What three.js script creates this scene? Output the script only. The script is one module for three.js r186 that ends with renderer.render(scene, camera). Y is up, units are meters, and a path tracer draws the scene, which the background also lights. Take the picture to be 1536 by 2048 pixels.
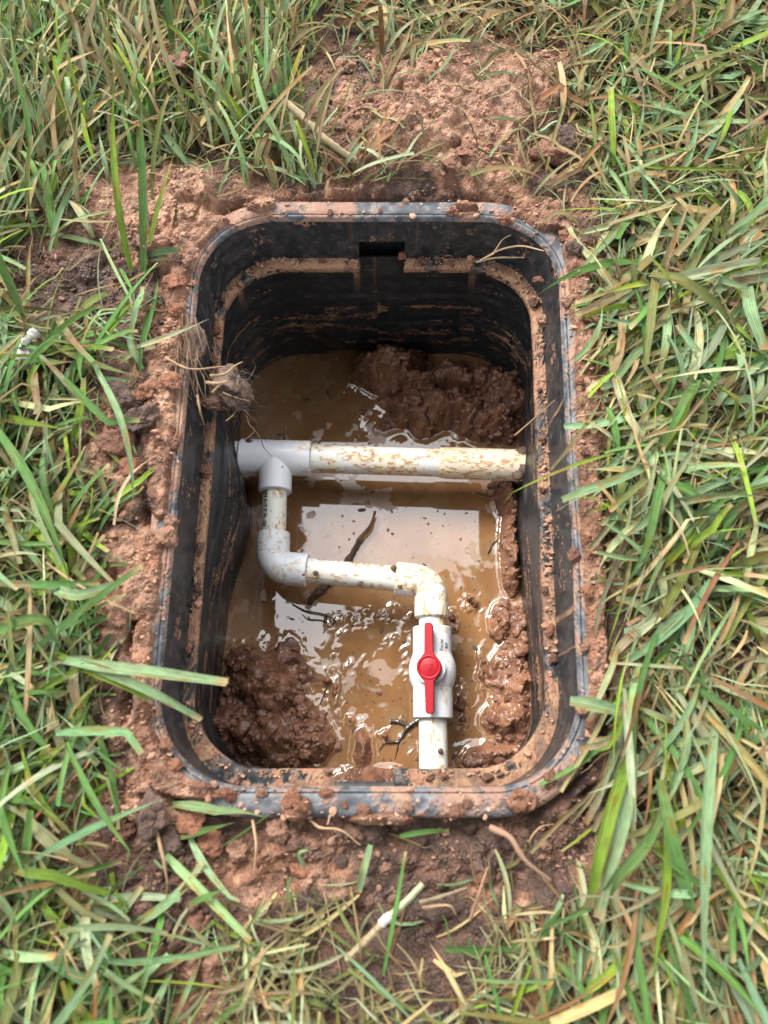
import * as THREE from 'three';
import { mergeGeometries, mergeVertices } from 'three/addons/utils/BufferGeometryUtils.js';

// ------------------------------------------------------------------ camera, sky, sun, exposure
const scene = new THREE.Scene();
const renderer = new THREE.WebGLRenderer({ antialias: true });
renderer.setSize(768, 1024);
renderer.toneMapping = THREE.LinearToneMapping;
renderer.toneMappingExposure = 5.0;
renderer.shadowMap.enabled = true;

const CAM_H = 0.53, PITCH = 72 * Math.PI / 180, FPX = 1450;         // height over the box rim, tilt below the horizon, focal length in photo pixels
const camera = new THREE.PerspectiveCamera(2 * Math.atan(1024 / FPX) * 180 / Math.PI, 0.75, 0.01, 300);
camera.position.set(0, CAM_H, 0);
camera.lookAt(0, CAM_H - Math.sin(PITCH), -Math.cos(PITCH));
camera.focus = 0.7; camera.userData.fStop = 5.5;

{ // overcast sky
  const w = 256, h = 128, d = new Float32Array(w * h * 4);
  for (let j = 0; j < h; j++) for (let i = 0; i < w; i++) {
    const el = (j + 0.5) / h * Math.PI - Math.PI / 2, az = (i + 0.5) / w * Math.PI * 2, k = (j * w + i) * 4;
    const s = Math.max(0, Math.sin(el));
    const c = 1 + 0.05 * Math.sin(az * 3 + 4 * s) * Math.cos(el) + 0.04 * Math.sin(az * 7 - 9 * s + 1) * Math.cos(el) + 0.03 * Math.sin(az * 2 + 17 * s);
    const L = (0.36 + 0.36 * s) * c;
    d[k] = L * 0.985; d[k + 1] = L * 0.995; d[k + 2] = L * 1.03; d[k + 3] = 1;
  }
  const t = new THREE.DataTexture(d, w, h, THREE.RGBAFormat, THREE.FloatType);
  t.mapping = THREE.EquirectangularReflectionMapping; t.magFilter = THREE.LinearFilter; t.minFilter = THREE.LinearFilter; t.wrapS = THREE.RepeatWrapping; t.needsUpdate = true;
  scene.background = t; scene.environment = t;
}
const sun = new THREE.DirectionalLight(0xfffaf2, 2.0);
sun.position.set(-1.5, 2.8, -2.2); sun.castShadow = true; sun.shadow.radius = 60;
sun.shadow.mapSize.set(2048, 2048);
Object.assign(sun.shadow.camera, { left: -1.2, right: 1.2, top: 1.2, bottom: -1.2, near: 0.5, far: 8 });
scene.add(sun, sun.target);

// ------------------------------------------------------------------ helpers
let seed = 1234567;
const rnd = () => { seed = (seed + 0x6D2B79F5) | 0; let t = Math.imul(seed ^ (seed >>> 15), 1 | seed); t = (t + Math.imul(t ^ (t >>> 7), 61 | t)) ^ t; return ((t ^ (t >>> 14)) >>> 0) / 4294967296; };
const rr = (a, b) => a + (b - a) * rnd();
const pick = (a) => a[Math.floor(rnd() * a.length)];
const clamp = (x, a = 0, b = 1) => x < a ? a : x > b ? b : x;
const sm = (a, b, x) => { const t = clamp((x - a) / (b - a)); return t * t * (3 - 2 * t); };
const mix = (a, b, t) => a + (b - a) * t;
const hash = (x, y, z) => { let h = Math.imul(x, 374761393) + Math.imul(y, 668265263) + Math.imul(z, 1274126177) | 0; h = Math.imul(h ^ (h >>> 13), 1274126177); h ^= h >>> 16; return (h >>> 0) / 4294967296; };
function vn(x, y, z = 0) {                                            // value noise, 0..1
  const X = Math.floor(x), Y = Math.floor(y), Z = Math.floor(z);
  let a = x - X, b = y - Y, c = z - Z; a = a * a * (3 - 2 * a); b = b * b * (3 - 2 * b); c = c * c * (3 - 2 * c);
  const n = (i, j) => mix(hash(X, Y + i, Z + j), hash(X + 1, Y + i, Z + j), a);
  const lo = mix(n(0, 0), n(1, 0), b);
  return c === 0 ? lo : mix(lo, mix(n(0, 1), n(1, 1), b), c);
}
function fbm(x, y, o = 4, z = 0) { let s = 0, a = 0.5, t = 0; for (let i = 0; i < o; i++) { s += a * vn(x, y, z); t += a; a *= 0.5; x = x * 2.03 + 17.1; y = y * 2.03 - 9.7; z *= 2.03; } return s / t; }
function crumbs(x, y, id = 0) {                                       // rounded grains of uneven size, 0..~0.9
  const X = Math.floor(x), Y = Math.floor(y); let m = 0;
  for (let j = -1; j <= 1; j++) for (let i = -1; i <= 1; i++) {
    const r = 0.25 + 0.65 * hash(X + i, Y + j, id + 3), dx = X + i + hash(X + i, Y + j, id) - x, dy = Y + j + hash(X + i, Y + j, id + 1) - y;
    const q = 1 - (dx * dx + dy * dy) / (r * r);
    if (q > 0) { const v = r * Math.sqrt(q); if (v > m) m = v; }
  }
  return m;
}
const sP = Math.sin(PITCH), cP = Math.cos(PITCH);
function P(px, py, h = 0) {                                           // the point at height h that the photo shows at that pixel
  const u = (px - 768) / FPX, v = (1024 - py) / FPX, dy = -sP + v * cP, t = (h - CAM_H) / dy;
  return new THREE.Vector3(u * t, h, (-cP - v * sP) * t);
}
function toPx(x, y, z) {
  const dy = y - CAM_H, f = -dy * sP - z * cP, up = dy * cP - z * sP;
  return [768 + FPX * x / f, 1024 - FPX * up / f];
}
const V3 = (x, y, z) => new THREE.Vector3(x, y, z);
const used = {};
const numbered = (n) => { const k = used[n] = (used[n] ?? -1) + 1; return k ? `${n}_${String(k).padStart(3, '0')}` : n; };
function meshOf(name, geo, mat, parent) { const m = new THREE.Mesh(geo, mat); m.name = name; m.castShadow = m.receiveShadow = true; if (parent) parent.add(m); return m; }
function tag(o, label, category, group, kind) { o.userData.label = label; o.userData.category = category; if (group) o.userData.group = group; if (kind) o.userData.kind = kind; return o; }
function thing(name, label, category, group) { const g = new THREE.Group(); g.name = numbered(name); scene.add(g); return tag(g, label, category, group); }
function single(name, geo, mat, label, category, group, kind) { const m = meshOf(numbered(name), geo, mat); scene.add(m); return tag(m, label, category, group, kind); }

function dataTex(w, h, fn, srgb, wrap = THREE.MirroredRepeatWrapping) {
  const d = new Uint8Array(w * h * 4);
  for (let j = 0; j < h; j++) for (let i = 0; i < w; i++) { const c = fn((i + 0.5) / w, (j + 0.5) / h), k = (j * w + i) * 4; for (let q = 0; q < 3; q++) d[k + q] = clamp(c[q] ?? c[0], 0, 1) * 255; d[k + 3] = 255; }
  const t = new THREE.DataTexture(d, w, h); t.wrapS = t.wrapT = wrap; t.magFilter = THREE.LinearFilter; t.minFilter = THREE.LinearMipmapLinearFilter; t.generateMipmaps = true;
  if (srgb) t.colorSpace = THREE.SRGBColorSpace; t.needsUpdate = true; return t;
}
const S = (c) => Math.pow(clamp(c), 1 / 2.2);                          // linear to stored value
// a surface of a base coat with matter on it: returns colour, roughness and relief maps in step with each other
function coatMaps(w, h, fn) {
  const n = w * h, c = new Float32Array(n * 3), r = new Float32Array(n), b = new Float32Array(n);
  for (let j = 0; j < h; j++) for (let i = 0; i < w; i++) { const o = fn((i + 0.5) / w, (j + 0.5) / h), k = j * w + i; c[k * 3] = o[0]; c[k * 3 + 1] = o[1]; c[k * 3 + 2] = o[2]; r[k] = o[3]; b[k] = o[4]; }
  const at = (u, v) => Math.min(h - 1, Math.floor(v * h)) * w + Math.min(w - 1, Math.floor(u * w));
  return {
    map: dataTex(w, h, (u, v) => { const k = at(u, v) * 3; return [S(c[k]), S(c[k + 1]), S(c[k + 2])]; }, true),
    roughnessMap: dataTex(w, h, (u, v) => { const q = r[at(u, v)]; return [q, q, q]; }),
    bumpMap: dataTex(w, h, (u, v) => { const q = b[at(u, v)]; return [q, q, q]; }),
  };
}
const CLAY = [0.25, 0.118, 0.070], PALE = [0.37, 0.212, 0.138], HUMUS = [0.072, 0.042, 0.031], TAN = [0.30, 0.178, 0.10];
const mixc = (a, b, t) => [mix(a[0], b[0], t), mix(a[1], b[1], t), mix(a[2], b[2], t)];

// ------------------------------------------------------------------ the box's outlines (metres, seen from above)
const BOX = { x0: -0.160, x1: 0.1455, z0: -0.4455, z1: 0.0255, r: 0.066 };      // inner edge of the rim
const LEDGE = { x0: -0.1480, x1: 0.1315, z0: -0.4295, z1: 0.0150, r: 0.058 };
const grow = (b, d) => ({ x0: b.x0 - d, x1: b.x1 + d, z0: b.z0 - d, z1: b.z1 + d, r: Math.max(0.01, b.r + d) });
const lean = (x, z) => (x > 0 ? -(z + 0.22) * 0.034 * x / 0.148 : 0);   // the sides of the box are not quite parallel
function sdf(b, x, z) {
  x -= lean(x, z);
  const cx = (b.x0 + b.x1) / 2, cz = (b.z0 + b.z1) / 2, qx = Math.abs(x - cx) - (b.x1 - b.x0) / 2 + b.r, qz = Math.abs(z - cz) - (b.z1 - b.z0) / 2 + b.r;
  return Math.hypot(Math.max(qx, 0), Math.max(qz, 0)) + Math.min(Math.max(qx, qz), 0) - b.r;
}
function outline(b, M) {                                               // M+1 points [x, z, nx, nz, s], clockwise from the middle of the far side
  const lx = b.x1 - b.x0 - 2 * b.r, lz = b.z1 - b.z0 - 2 * b.r, q = Math.PI / 2 * b.r, L = 2 * (lx + lz) + 4 * q, out = [];
  const cx = (b.x0 + b.x1) / 2;
  for (let i = 0; i <= M; i++) {
    const s0 = i / M * L; let s = s0;
    const seg = [lx / 2, q, lz, q, lx, q, lz, q, lx / 2]; let k = 0;
    while (k < 8 && s > seg[k]) { s -= seg[k]; k++; }
    const a = s / b.r; let p;
    if (k === 0) p = [cx + s, b.z0, 0, -1];
    else if (k === 1) p = [b.x1 - b.r + b.r * Math.sin(a), b.z0 + b.r - b.r * Math.cos(a), Math.sin(a), -Math.cos(a)];
    else if (k === 2) p = [b.x1, b.z0 + b.r + s, 1, 0];
    else if (k === 3) p = [b.x1 - b.r + b.r * Math.cos(a), b.z1 - b.r + b.r * Math.sin(a), Math.cos(a), Math.sin(a)];
    else if (k === 4) p = [b.x1 - b.r - s, b.z1, 0, 1];
    else if (k === 5) p = [b.x0 + b.r - b.r * Math.sin(a), b.z1 - b.r + b.r * Math.cos(a), -Math.sin(a), Math.cos(a)];
    else if (k === 6) p = [b.x0, b.z1 - b.r - s, -1, 0];
    else if (k === 7) p = [b.x0 + b.r - b.r * Math.cos(a), b.z0 + b.r - b.r * Math.sin(a), -Math.cos(a), -Math.sin(a)];
    else p = [b.x0 + b.r + s, b.z0, 0, -1];
    out.push([...p, s0]);
  }
  return out;
}
function loft(rings, M, { skip, disp, us = 0.6, vs = 0.3 } = {}) {     // rings: {b, y}; uv in metres over us and vs
  const pos = [], uv = [], idx = []; let v = 0;
  const lines = rings.map((r) => outline(r.b, M));
  rings.forEach((r, j) => {
    if (j) { const p = lines[j - 1][0], q = lines[j][0]; v += Math.hypot(q[0] - p[0], q[1] - p[1], r.y - rings[j - 1].y); }
    for (const p of lines[j]) { let x = p[0], y = r.y, z = p[1]; if (disp) { const d = disp(x, y, z); x += p[2] * d; z += p[3] * d; } pos.push(x + lean(x, z), y, z); uv.push(p[4] / lines[j][M][4] * lines[0][M][4] / us, v / vs); }
  });
  for (let j = 0; j + 1 < rings.length; j++) for (let i = 0; i < M; i++) {
    const p = lines[j][i], q = lines[j + 1][i];
    if (skip && skip((p[0] + q[0]) / 2, (rings[j].y + rings[j + 1].y) / 2, (p[1] + q[1]) / 2)) continue;
    const a = j * (M + 1) + i, b = a + 1, c = a + M + 1, d = c + 1; idx.push(a, c, b, b, c, d);
  }
  const g = new THREE.BufferGeometry();
  g.setAttribute('position', new THREE.Float32BufferAttribute(pos, 3)); g.setAttribute('uv', new THREE.Float32BufferAttribute(uv, 2)); g.setIndex(idx); g.computeVertexNormals();
  return g;
}

// ------------------------------------------------------------------ the ground
// bare patches of the lawn: photo pixel, half sizes in pixels, share of red clay, height of the heap in metres
const BARE = [
  [330, 430, 185, 105, 0.95, 0.014], [150, 560, 190, 100, 0.1, -0.004], [250, 870, 90, 200, 0.5, 0.004], [250, 1190, 95, 150, 0.95, 0.008], [262, 1420, 75, 170, 0.65, 0.004],
  [270, 1620, 130, 110, 0.55, 0.004], [340, 1800, 110, 140, 0.35, -0.006], [380, 1980, 80, 80, 0.6, -0.004], [600, 1695, 310, 95, 0.45, -0.012], [900, 1725, 300, 88, 0.2, -0.014],
  [810, 1850, 190, 65, 0.1, -0.016], [1120, 1660, 110, 90, 0.45, -0.012], [1270, 1620, 90, 70, 0.05, -0.016], [690, 210, 95, 130, 0.5, 0.0], [870, 230, 160, 130, 1, 0.022],
  [1030, 155, 130, 75, 1, 0.016], [960, 320, 100, 55, 0.8, 0.006], [1120, 300, 70, 70, 0.45, 0.002], [1120, 400, 90, 40, 0.9, 0.004], [1150, 560, 60, 170, 0.35, 0.006],
  [1430, 240, 120, 55, 0.05, -0.012], [350, 130, 60, 50, 0.5, 0.012], [30, 20, 60, 30, 0.7, 0.004],
];
// clay lying on the rim itself
const SPILL = [[350, 560, 50, 120], [335, 690, 45, 70], [325, 830, 30, 120], [322, 980, 24, 60], [300, 1150, 62, 95], [290, 1330, 30, 90], [310, 1460, 60, 80], [400, 1560, 100, 40], [1080, 438, 75, 30], [1155, 560, 34, 110],
  [925, 425, 34, 16], [1176, 780, 30, 200], [1182, 1100, 32, 260], [1185, 1350, 30, 150], [590, 1610, 34, 36], [520, 410, 30, 16], [420, 465, 60, 36], [1040, 1600, 30, 26], [760, 1640, 60, 14]];
const blobsAt = (list, px, py, wob) => { let best = 0, which = null; for (const b of list) { const dx = (px - b[0]) / b[2], dy = (py - b[1]) / b[3]; const q = 1.25 - Math.hypot(dx, dy) + wob; if (q > best) { best = q; which = b; } } return [clamp(best * 2), which]; };
function soilAt(x, z) {                                                // {bare, clay, lift, spill, s}
  const [px, py] = toPx(x, 0, z), wob = (fbm(x * 22, z * 22, 3) - 0.5) * 0.9;
  const s = sdf(BOX, x, z);
  let bare = 0, clay = 0, wsum = 1e-4, lift = 0;
  if (z < 0.35 && z > -1.2) for (const b of BARE) {
    const q = 1.2 - Math.hypot((px - b[0]) / b[2], (py - b[1]) / b[3]) + wob;
    if (q > 0) { const w = clamp(q * 1.6); bare = Math.max(bare, w); clay += w * b[4]; lift += w * b[5]; wsum += w; }
  }
  clay = (clay + 0.3 * Math.max(0, 1 - wsum)) / Math.max(1, wsum); lift = lift / Math.max(1, wsum);
  bare = Math.max(bare, px > 1120 && py > 650 && py < 1500 ? 1 - sm(0.019, 0.026, s + wob * 0.012) : 1 - sm(0.026, 0.045, s + wob * 0.02));
  const spill = s < 0.05 ? blobsAt(SPILL, px, py, wob * 0.7)[0] : 0;
  return { bare, clay, lift, spill, s, px, py };
}
function groundY(x, z, o = soilAt(x, z)) {
  const wx = x + 0.004 * (vn(x * 160, z * 160) - 0.5), wz = z + 0.004 * (vn(x * 160 + 40, z * 160) - 0.5);
  const big = (fbm(x * 7, z * 7, 3) - 0.5) * 0.03;
  let far = Math.hypot(x, z + 0.3); far = 1 - sm(1.2, 3, far);
  let h = -0.006 + big * (0.4 + 0.6 * o.bare) + o.lift;
  if (far > 0) {
    const c1 = crumbs(wx * 55, wz * 55, 1) * sm(0.35, 0.7, vn(wx * 30, wz * 30)), c2 = crumbs(wx * 120, wz * 120, 5), c3 = crumbs(wx * 260, wz * 260, 9);
    h += far * (0.35 + 0.65 * o.bare) * (c1 * 0.011 + c2 * 0.0042 + c3 * 0.0019 + (fbm(wx * 90, wz * 90, 3) - 0.5) * 0.008);
  }
  if (o.s < 0.04) {
    const rough = crumbs(wx * 130, wz * 130, 5) * 0.0045 + crumbs(wx * 270, wz * 270, 9) * 0.0022 + fbm(wx * 60, wz * 60, 2) * 0.004;
    const over = mix(-0.014, 0.0022 + rough, sm(0.15, 0.75, o.spill)), t = sm(0.019, 0.030, o.s);
    h = mix(over, h, t); h -= sm(0.009, 0.003, o.s) * 0.014;
  }
  return h;
}
const soilGrain = dataTex(1024, 1024, (u, v) => { const q = 0.5 * crumbs(u * 70, v * 70, 2) + 0.35 * crumbs(u * 150, v * 150, 4) + 0.3 * fbm(u * 90, v * 90, 3); return [q, q, q]; });
const soilTint = dataTex(1024, 1024, (u, v) => {
  const a = fbm(u * 26, v * 26, 5), b = vn(u * 190, v * 190), g = 0.62 + 0.5 * a + 0.16 * (b - 0.5); return [g, g * (0.98 + 0.04 * b), g * (0.97 + 0.05 * a)];
}, true);
const soilRough = dataTex(512, 512, (u, v) => { const q = 0.38 + 0.5 * sm(0.35, 0.7, fbm(u * 20, v * 20, 4)); return [q, q, q]; });
const groundMat = new THREE.MeshPhysicalMaterial({ specularIntensity: 0.6, vertexColors: true, map: soilTint, roughnessMap: soilRough, bumpMap: soilGrain, bumpScale: 0.0022, roughness: 1 });
{
  const axis = (lo, hi, step, end) => { const a = []; for (let v = lo; v <= hi + 1e-9; v += step) a.push(v); let s = step; let p = a[a.length - 1]; while (p < end) { s *= 1.22; p += s; a.push(p); } s = step; p = lo; const b = []; while (p > -end) { s *= 1.22; p -= s; b.push(p); } return [...b.reverse(), ...a]; };
  const xs = axis(-0.43, 0.43, 0.0016, 90), zs = axis(-0.75, 0.19, 0.0016, 90), W = xs.length, Hn = zs.length;
  const pos = new Float32Array(W * Hn * 3), col = new Float32Array(W * Hn * 3), uv = new Float32Array(W * Hn * 2), cut = new Uint8Array(W * Hn), idx = [];
  for (let j = 0; j < Hn; j++) for (let i = 0; i < W; i++) {
    const x = xs[i], z = zs[j], k = j * W + i;
    const s0 = sdf(BOX, x, z);
    if (s0 < 0.0025) { cut[k] = 1; pos[k * 3] = x; pos[k * 3 + 1] = -0.03; pos[k * 3 + 2] = z; continue; }
    const o = soilAt(x, z), y = groundY(x, z, o);
    pos[k * 3] = x; pos[k * 3 + 1] = y; pos[k * 3 + 2] = z; uv[k * 2] = x / 0.16; uv[k * 2 + 1] = z / 0.16;
    const n = fbm(x * 34 + 9, z * 34, 4), n2 = fbm(x * 130, z * 130 + 5, 3);
    let cl = clamp(o.clay * 1.25 - 0.1 + (n - 0.5) * 1.7); if (o.spill > 0.2 && o.s < 0.035) cl = clamp(0.8 + (n - 0.5) * 1.2);
    let c = mixc(HUMUS, mixc(CLAY, PALE, sm(0.40, 0.60, n2 + (o.clay - 0.6) * 0.3)), sm(0.25, 0.7, cl));
    c = mixc(c, [0.085, 0.047, 0.033], 0.6 * sm(0.55, 0.66, fbm(x * 19 + 40, z * 19, 4)) * (1 - 0.5 * o.spill) * (1 - 0.6 * o.clay)); c = mixc(c, [0.15, 0.075, 0.05], 0.5 * sm(0.5, 0.62, fbm(x * 60 + 3, z * 60 + 8, 3)));
    c = mixc(c, [0.075, 0.105, 0.035], 0.85 * sm(0.75, 1.4, Math.hypot(x, z + 0.3) + 0.25 * (n - 0.5)));   // turf too far off to tell the blades apart
    col[k * 3] = c[0]; col[k * 3 + 1] = c[1]; col[k * 3 + 2] = c[2];
  }
  for (let j = 0; j + 1 < Hn; j++) for (let i = 0; i + 1 < W; i++) { const a = j * W + i, b = a + 1, c = a + W, d = c + 1; if (cut[a] || cut[b] || cut[c] || cut[d]) continue; idx.push(a, c, b, b, c, d); }
  const g = new THREE.BufferGeometry();
  g.setAttribute('position', new THREE.BufferAttribute(pos, 3)); g.setAttribute('color', new THREE.BufferAttribute(col, 3)); g.setAttribute('uv', new THREE.BufferAttribute(uv, 2)); g.setIndex(idx); g.computeVertexNormals();
  const m = meshOf('ground', g, groundMat, scene); m.userData.kind = 'structure'; m.userData.label = 'crumbly red clay and dark soil around the sunken box';
}

{ const g = new THREE.PlaneGeometry(178, 178); g.rotateX(-Math.PI / 2); g.translate(0, -0.6, 0); const m = meshOf('subsoil', g, new THREE.MeshStandardMaterial({ color: new THREE.Color().setRGB(...HUMUS), roughness: 1 }), scene); m.userData.kind = 'structure'; }

// ------------------------------------------------------------------ the valve box
const BLACK = [0.010, 0.012, 0.015];
function plastic(mud, film, scratch, off, bump = 0.0012, smear = 0) {             // black plastic under a film of dried mud; mud: share of thick patches
  const maps = coatMaps(1024, 512, (u, v) => {
    const x = u * 60 + off, y = v * 30 + off;                          // centimetres
    const low = smear ? sm(smear - 0.02, smear + 0.01, v * 0.3 + 0.03 * (vn(x * 0.3, 7) - 0.5)) : 0, n = mix(fbm(x * 0.45, y * 0.45, 6), fbm(x * 0.22, y * 1.3 + 0.4 * vn(x, y), 6), smear ? 0.7 : 0.25), f = fbm(x * 1.6 + 31, y * 1.6, 4), g = fbm(x * 5 + 7, y * 5, 3);
    const run = vn(x * 1.1, 3.3) > 0.8 ? sm(0.8, 0.9, vn(x * 1.1 + 0.2 * vn(y, x), 3.3)) * sm(0.75, 0.2, v * 3) : 0;
    let m = sm(0.52, 0.60, n + (g - 0.5) * 0.34 + (f - 0.5) * 0.2 + mud + low * 0.13) * (0.55 + 0.45 * g);
    m = Math.max(m, run * 0.7);
    const sx = Math.abs(vn(x * 0.35 + y * 0.1, y * 9) - 0.5) < 0.018 ? 1 : 0, sy = Math.abs(vn(x * 7 + 9, y * 0.8 + x * 0.3) - 0.5) < 0.02 ? 1 : 0;
    const sc = scratch * (sx * sm(0.4, 0.6, f) + sy * sm(0.5, 0.7, 1 - f));
    const d = clamp(film * sm(0.35, 0.7, f) * (0.5 + g) + sc * 0.6);
    let c = mixc(BLACK, [0.15, 0.135, 0.12], d);
    const mc = mixc(mixc(TAN, CLAY, sm(0.4, 0.65, f)), [0.12, 0.07, 0.045], 0.7 * sm(0.55, 0.7, vn(x * 0.7 + 60, y * 0.7)));
    c = mixc(c, mc, m);
    return [...c, mix(0.34 + 0.35 * d, 0.86, m), m * (0.35 + 0.65 * g)];
  });
  return new THREE.MeshPhysicalMaterial({ ...maps, roughness: 1, specularIntensity: 0.35, bumpScale: bump, side: THREE.DoubleSide });
}
const rimMaps = coatMaps(2048, 128, (u, v) => {                         // u: once round from the middle of the far side, v: from the outer skirt to the inner edge
  const x = u * 160, y = v * 10, d = u * 1.6, n = fbm(x * 0.6, y * 0.6, 5), f = fbm(x * 1.4 + 31, y * 1.4, 4), g = fbm(x * 6 + 7, y * 6, 3);
  const coat = d > 0.98 && d < 1.5 ? 0.07 : d < 0.14 || d > 1.5 ? -0.01 : d < 0.6 ? 0.01 : d < 0.92 ? -0.04 : 0;
  const m = sm(0.40, 0.66, n + (g - 0.5) * 0.25 + (f - 0.5) * 0.35 + coat), film = clamp(0.25 + 0.75 * sm(0.3, 0.65, f) * (0.5 + g));
  const sc = Math.abs(vn(x * 0.4, y * 7 + x * 0.1) - 0.5) < 0.02 ? 0.3 * sm(0.45, 0.6, f) : 0;
  let c = mixc([0.02, 0.024, 0.03], [0.15, 0.155, 0.165], clamp(film * 0.6 + sc));
  c = mixc(c, mixc(mixc(mixc(PALE, TAN, 0.6), CLAY, sm(0.42, 0.62, f)), [0.2, 0.13, 0.1], 0.6 * sm(0.5, 0.65, g)), m * (0.45 + 0.5 * g));
  return [...c, mix(0.42, 0.8, m), m * (0.4 + 0.6 * g)];
});
const rimMat = new THREE.MeshPhysicalMaterial({ ...rimMaps, specularIntensity: 0.4, roughness: 1, bumpScale: 0.0018, side: THREE.DoubleSide }), collarMat = plastic(-0.15, 0.14, 0.6, 120), ledgeMat = plastic(0.10, 0.5, 0.3, 70, 0.002), bodyMat = plastic(-0.19, 0.10, 0.5, 40, 0.001, 0.095);
const box = thing('valve_box', 'black plastic irrigation valve box sunk in the lawn, open and muddy', 'valve box');
const MS = 620;
meshOf('rim', loft([{ b: grow(BOX, 0.0165), y: -0.07 }, { b: grow(BOX, 0.0192), y: -0.012 }, { b: grow(BOX, 0.0200), y: -0.005 }, { b: grow(BOX, 0.0186), y: -0.0012 }, { b: grow(BOX, 0.0152), y: 0.0006 }, { b: grow(BOX, 0.009), y: 0.001 }, { b: grow(BOX, 0.0045), y: 0.0006 }, { b: grow(BOX, 0.0042), y: -0.0010 }, { b: grow(BOX, 0.0036), y: -0.0010 }, { b: grow(BOX, 0.0033), y: 0.0002 }, { b: grow(BOX, 0.0014), y: -0.0008 }, { b: grow(BOX, 0), y: -0.0045 }], MS,
  { disp: (x, y, z) => 0.0012 * (fbm(x * 14, z * 14, 2) - 0.5), us: 1.6, vs: 0.1 }), rimMat, box);
const inNotch = (x, y, z) => z < -0.40 && x > -0.0245 && x < 0.0175 && y < -0.0285;
const inGap = (x, y, z) => z > -0.03 && x > -0.037 && x < 0.009;
const ys = []; for (let y = -0.0045; y > -0.0475; y -= 0.003) ys.push(y); ys.push(-0.0495);
const COL = { x0: BOX.x0 + 0.004, x1: BOX.x1 - 0.004, z0: BOX.z0 + 0.004, z1: BOX.z1 + 0.0035, r: 0.064 }, between = (a, b, t) => ({ x0: mix(a.x0, b.x0, t), x1: mix(a.x1, b.x1, t), z0: mix(a.z0, b.z0, t), z1: mix(a.z1, b.z1, t), r: mix(a.r, b.r, t) });   // leans out a little at the near end
meshOf('collar', loft(ys.map((y, i) => ({ b: between(BOX, COL, i / (ys.length - 1)), y })), MS, { skip: inNotch }), collarMat, box);
meshOf('ledge', loft([{ b: grow(COL, 0.0002), y: -0.0495 }, { b: between(COL, LEDGE, 0.5), y: -0.0490 }, { b: grow(LEDGE, 0.0012), y: -0.0492 }, { b: LEDGE, y: -0.0505 }, { b: grow(LEDGE, 0.0002), y: -0.0555 }, { b: grow(LEDGE, 0.0015), y: -0.0565 }, { b: grow(BOX, -0.002), y: -0.0568 }], MS,
  { skip: (x, y, z) => inNotch(x, y, z) || inGap(x, y, z), disp: (x, y, z) => 0.0010 * (fbm(x * 30, z * 30, 2) - 0.5) }), ledgeMat, box);
{ // body: a long skirt with ribs, pushed in by the soil halfway along its sides
  const rings = []; const rib = (y) => 0.0016 * (sm(0.088, 0.0895, -y) - sm(0.122, 0.1235, -y) + sm(0.139, 0.1405, -y) - sm(0.176, 0.178, -y));
  for (let y = -0.050; y > -0.33; y -= 0.0035) { const t = (-y - 0.05) / 0.25; rings.push({ b: grow(BOX, -0.001 + rib(y) + 0.014 * t), y }); }
  rings.unshift({ b: grow(COL, 0.0003), y: -0.0497 }); const bulge = (x, y, z) => { const t = sm(-0.06, -0.2, y); const l = Math.exp(-(((z + 0.24) / 0.07) ** 2)); return t * ((x < -0.1 ? -0.020 * l : 0) + (x > 0.1 ? -0.008 * Math.exp(-(((z + 0.23) / 0.09) ** 2)) : 0)) + 0.0015 * (fbm(x * 20 + z * 13, y * 20, 2) - 0.5); };
  meshOf('body_wall', loft(rings, MS, { disp: bulge }), bodyMat, box);
}
{ // the pocket behind the lid notch on the far side
  const g = []; const w = 0.042, d = 0.016, cx = -0.0035, z = BOX.z0;
  const pane = (a, b, c, e) => { const q = new THREE.BufferGeometry(); q.setAttribute('position', new THREE.Float32BufferAttribute([...a, ...b, ...c, ...e], 3)); q.setAttribute('uv', new THREE.Float32BufferAttribute([0, 0, 0.1, 0, 0.1, 0.1, 0, 0.1], 2)); q.setIndex([0, 1, 2, 0, 2, 3]); q.computeVertexNormals(); g.push(q); };
  const xa = cx - w / 2, xb = cx + w / 2, y0 = -0.0285, y1 = -0.075;
  pane([xa, y0, z], [xb, y0, z], [xb, y0, z - d], [xa, y0, z - d]); pane([xa, y0, z - d], [xb, y0, z - d], [xb, y1, z - d], [xa, y1, z - d]);
  pane([xa, y0, z], [xa, y0, z - d], [xa, y1, z - d], [xa, y1, z]); pane([xb, y0, z], [xb, y1, z], [xb, y1, z - d], [xb, y0, z - d]);
  const hood = mergeGeometries(g);
  meshOf('lid_notch', hood, bodyMat, box);
}

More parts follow.
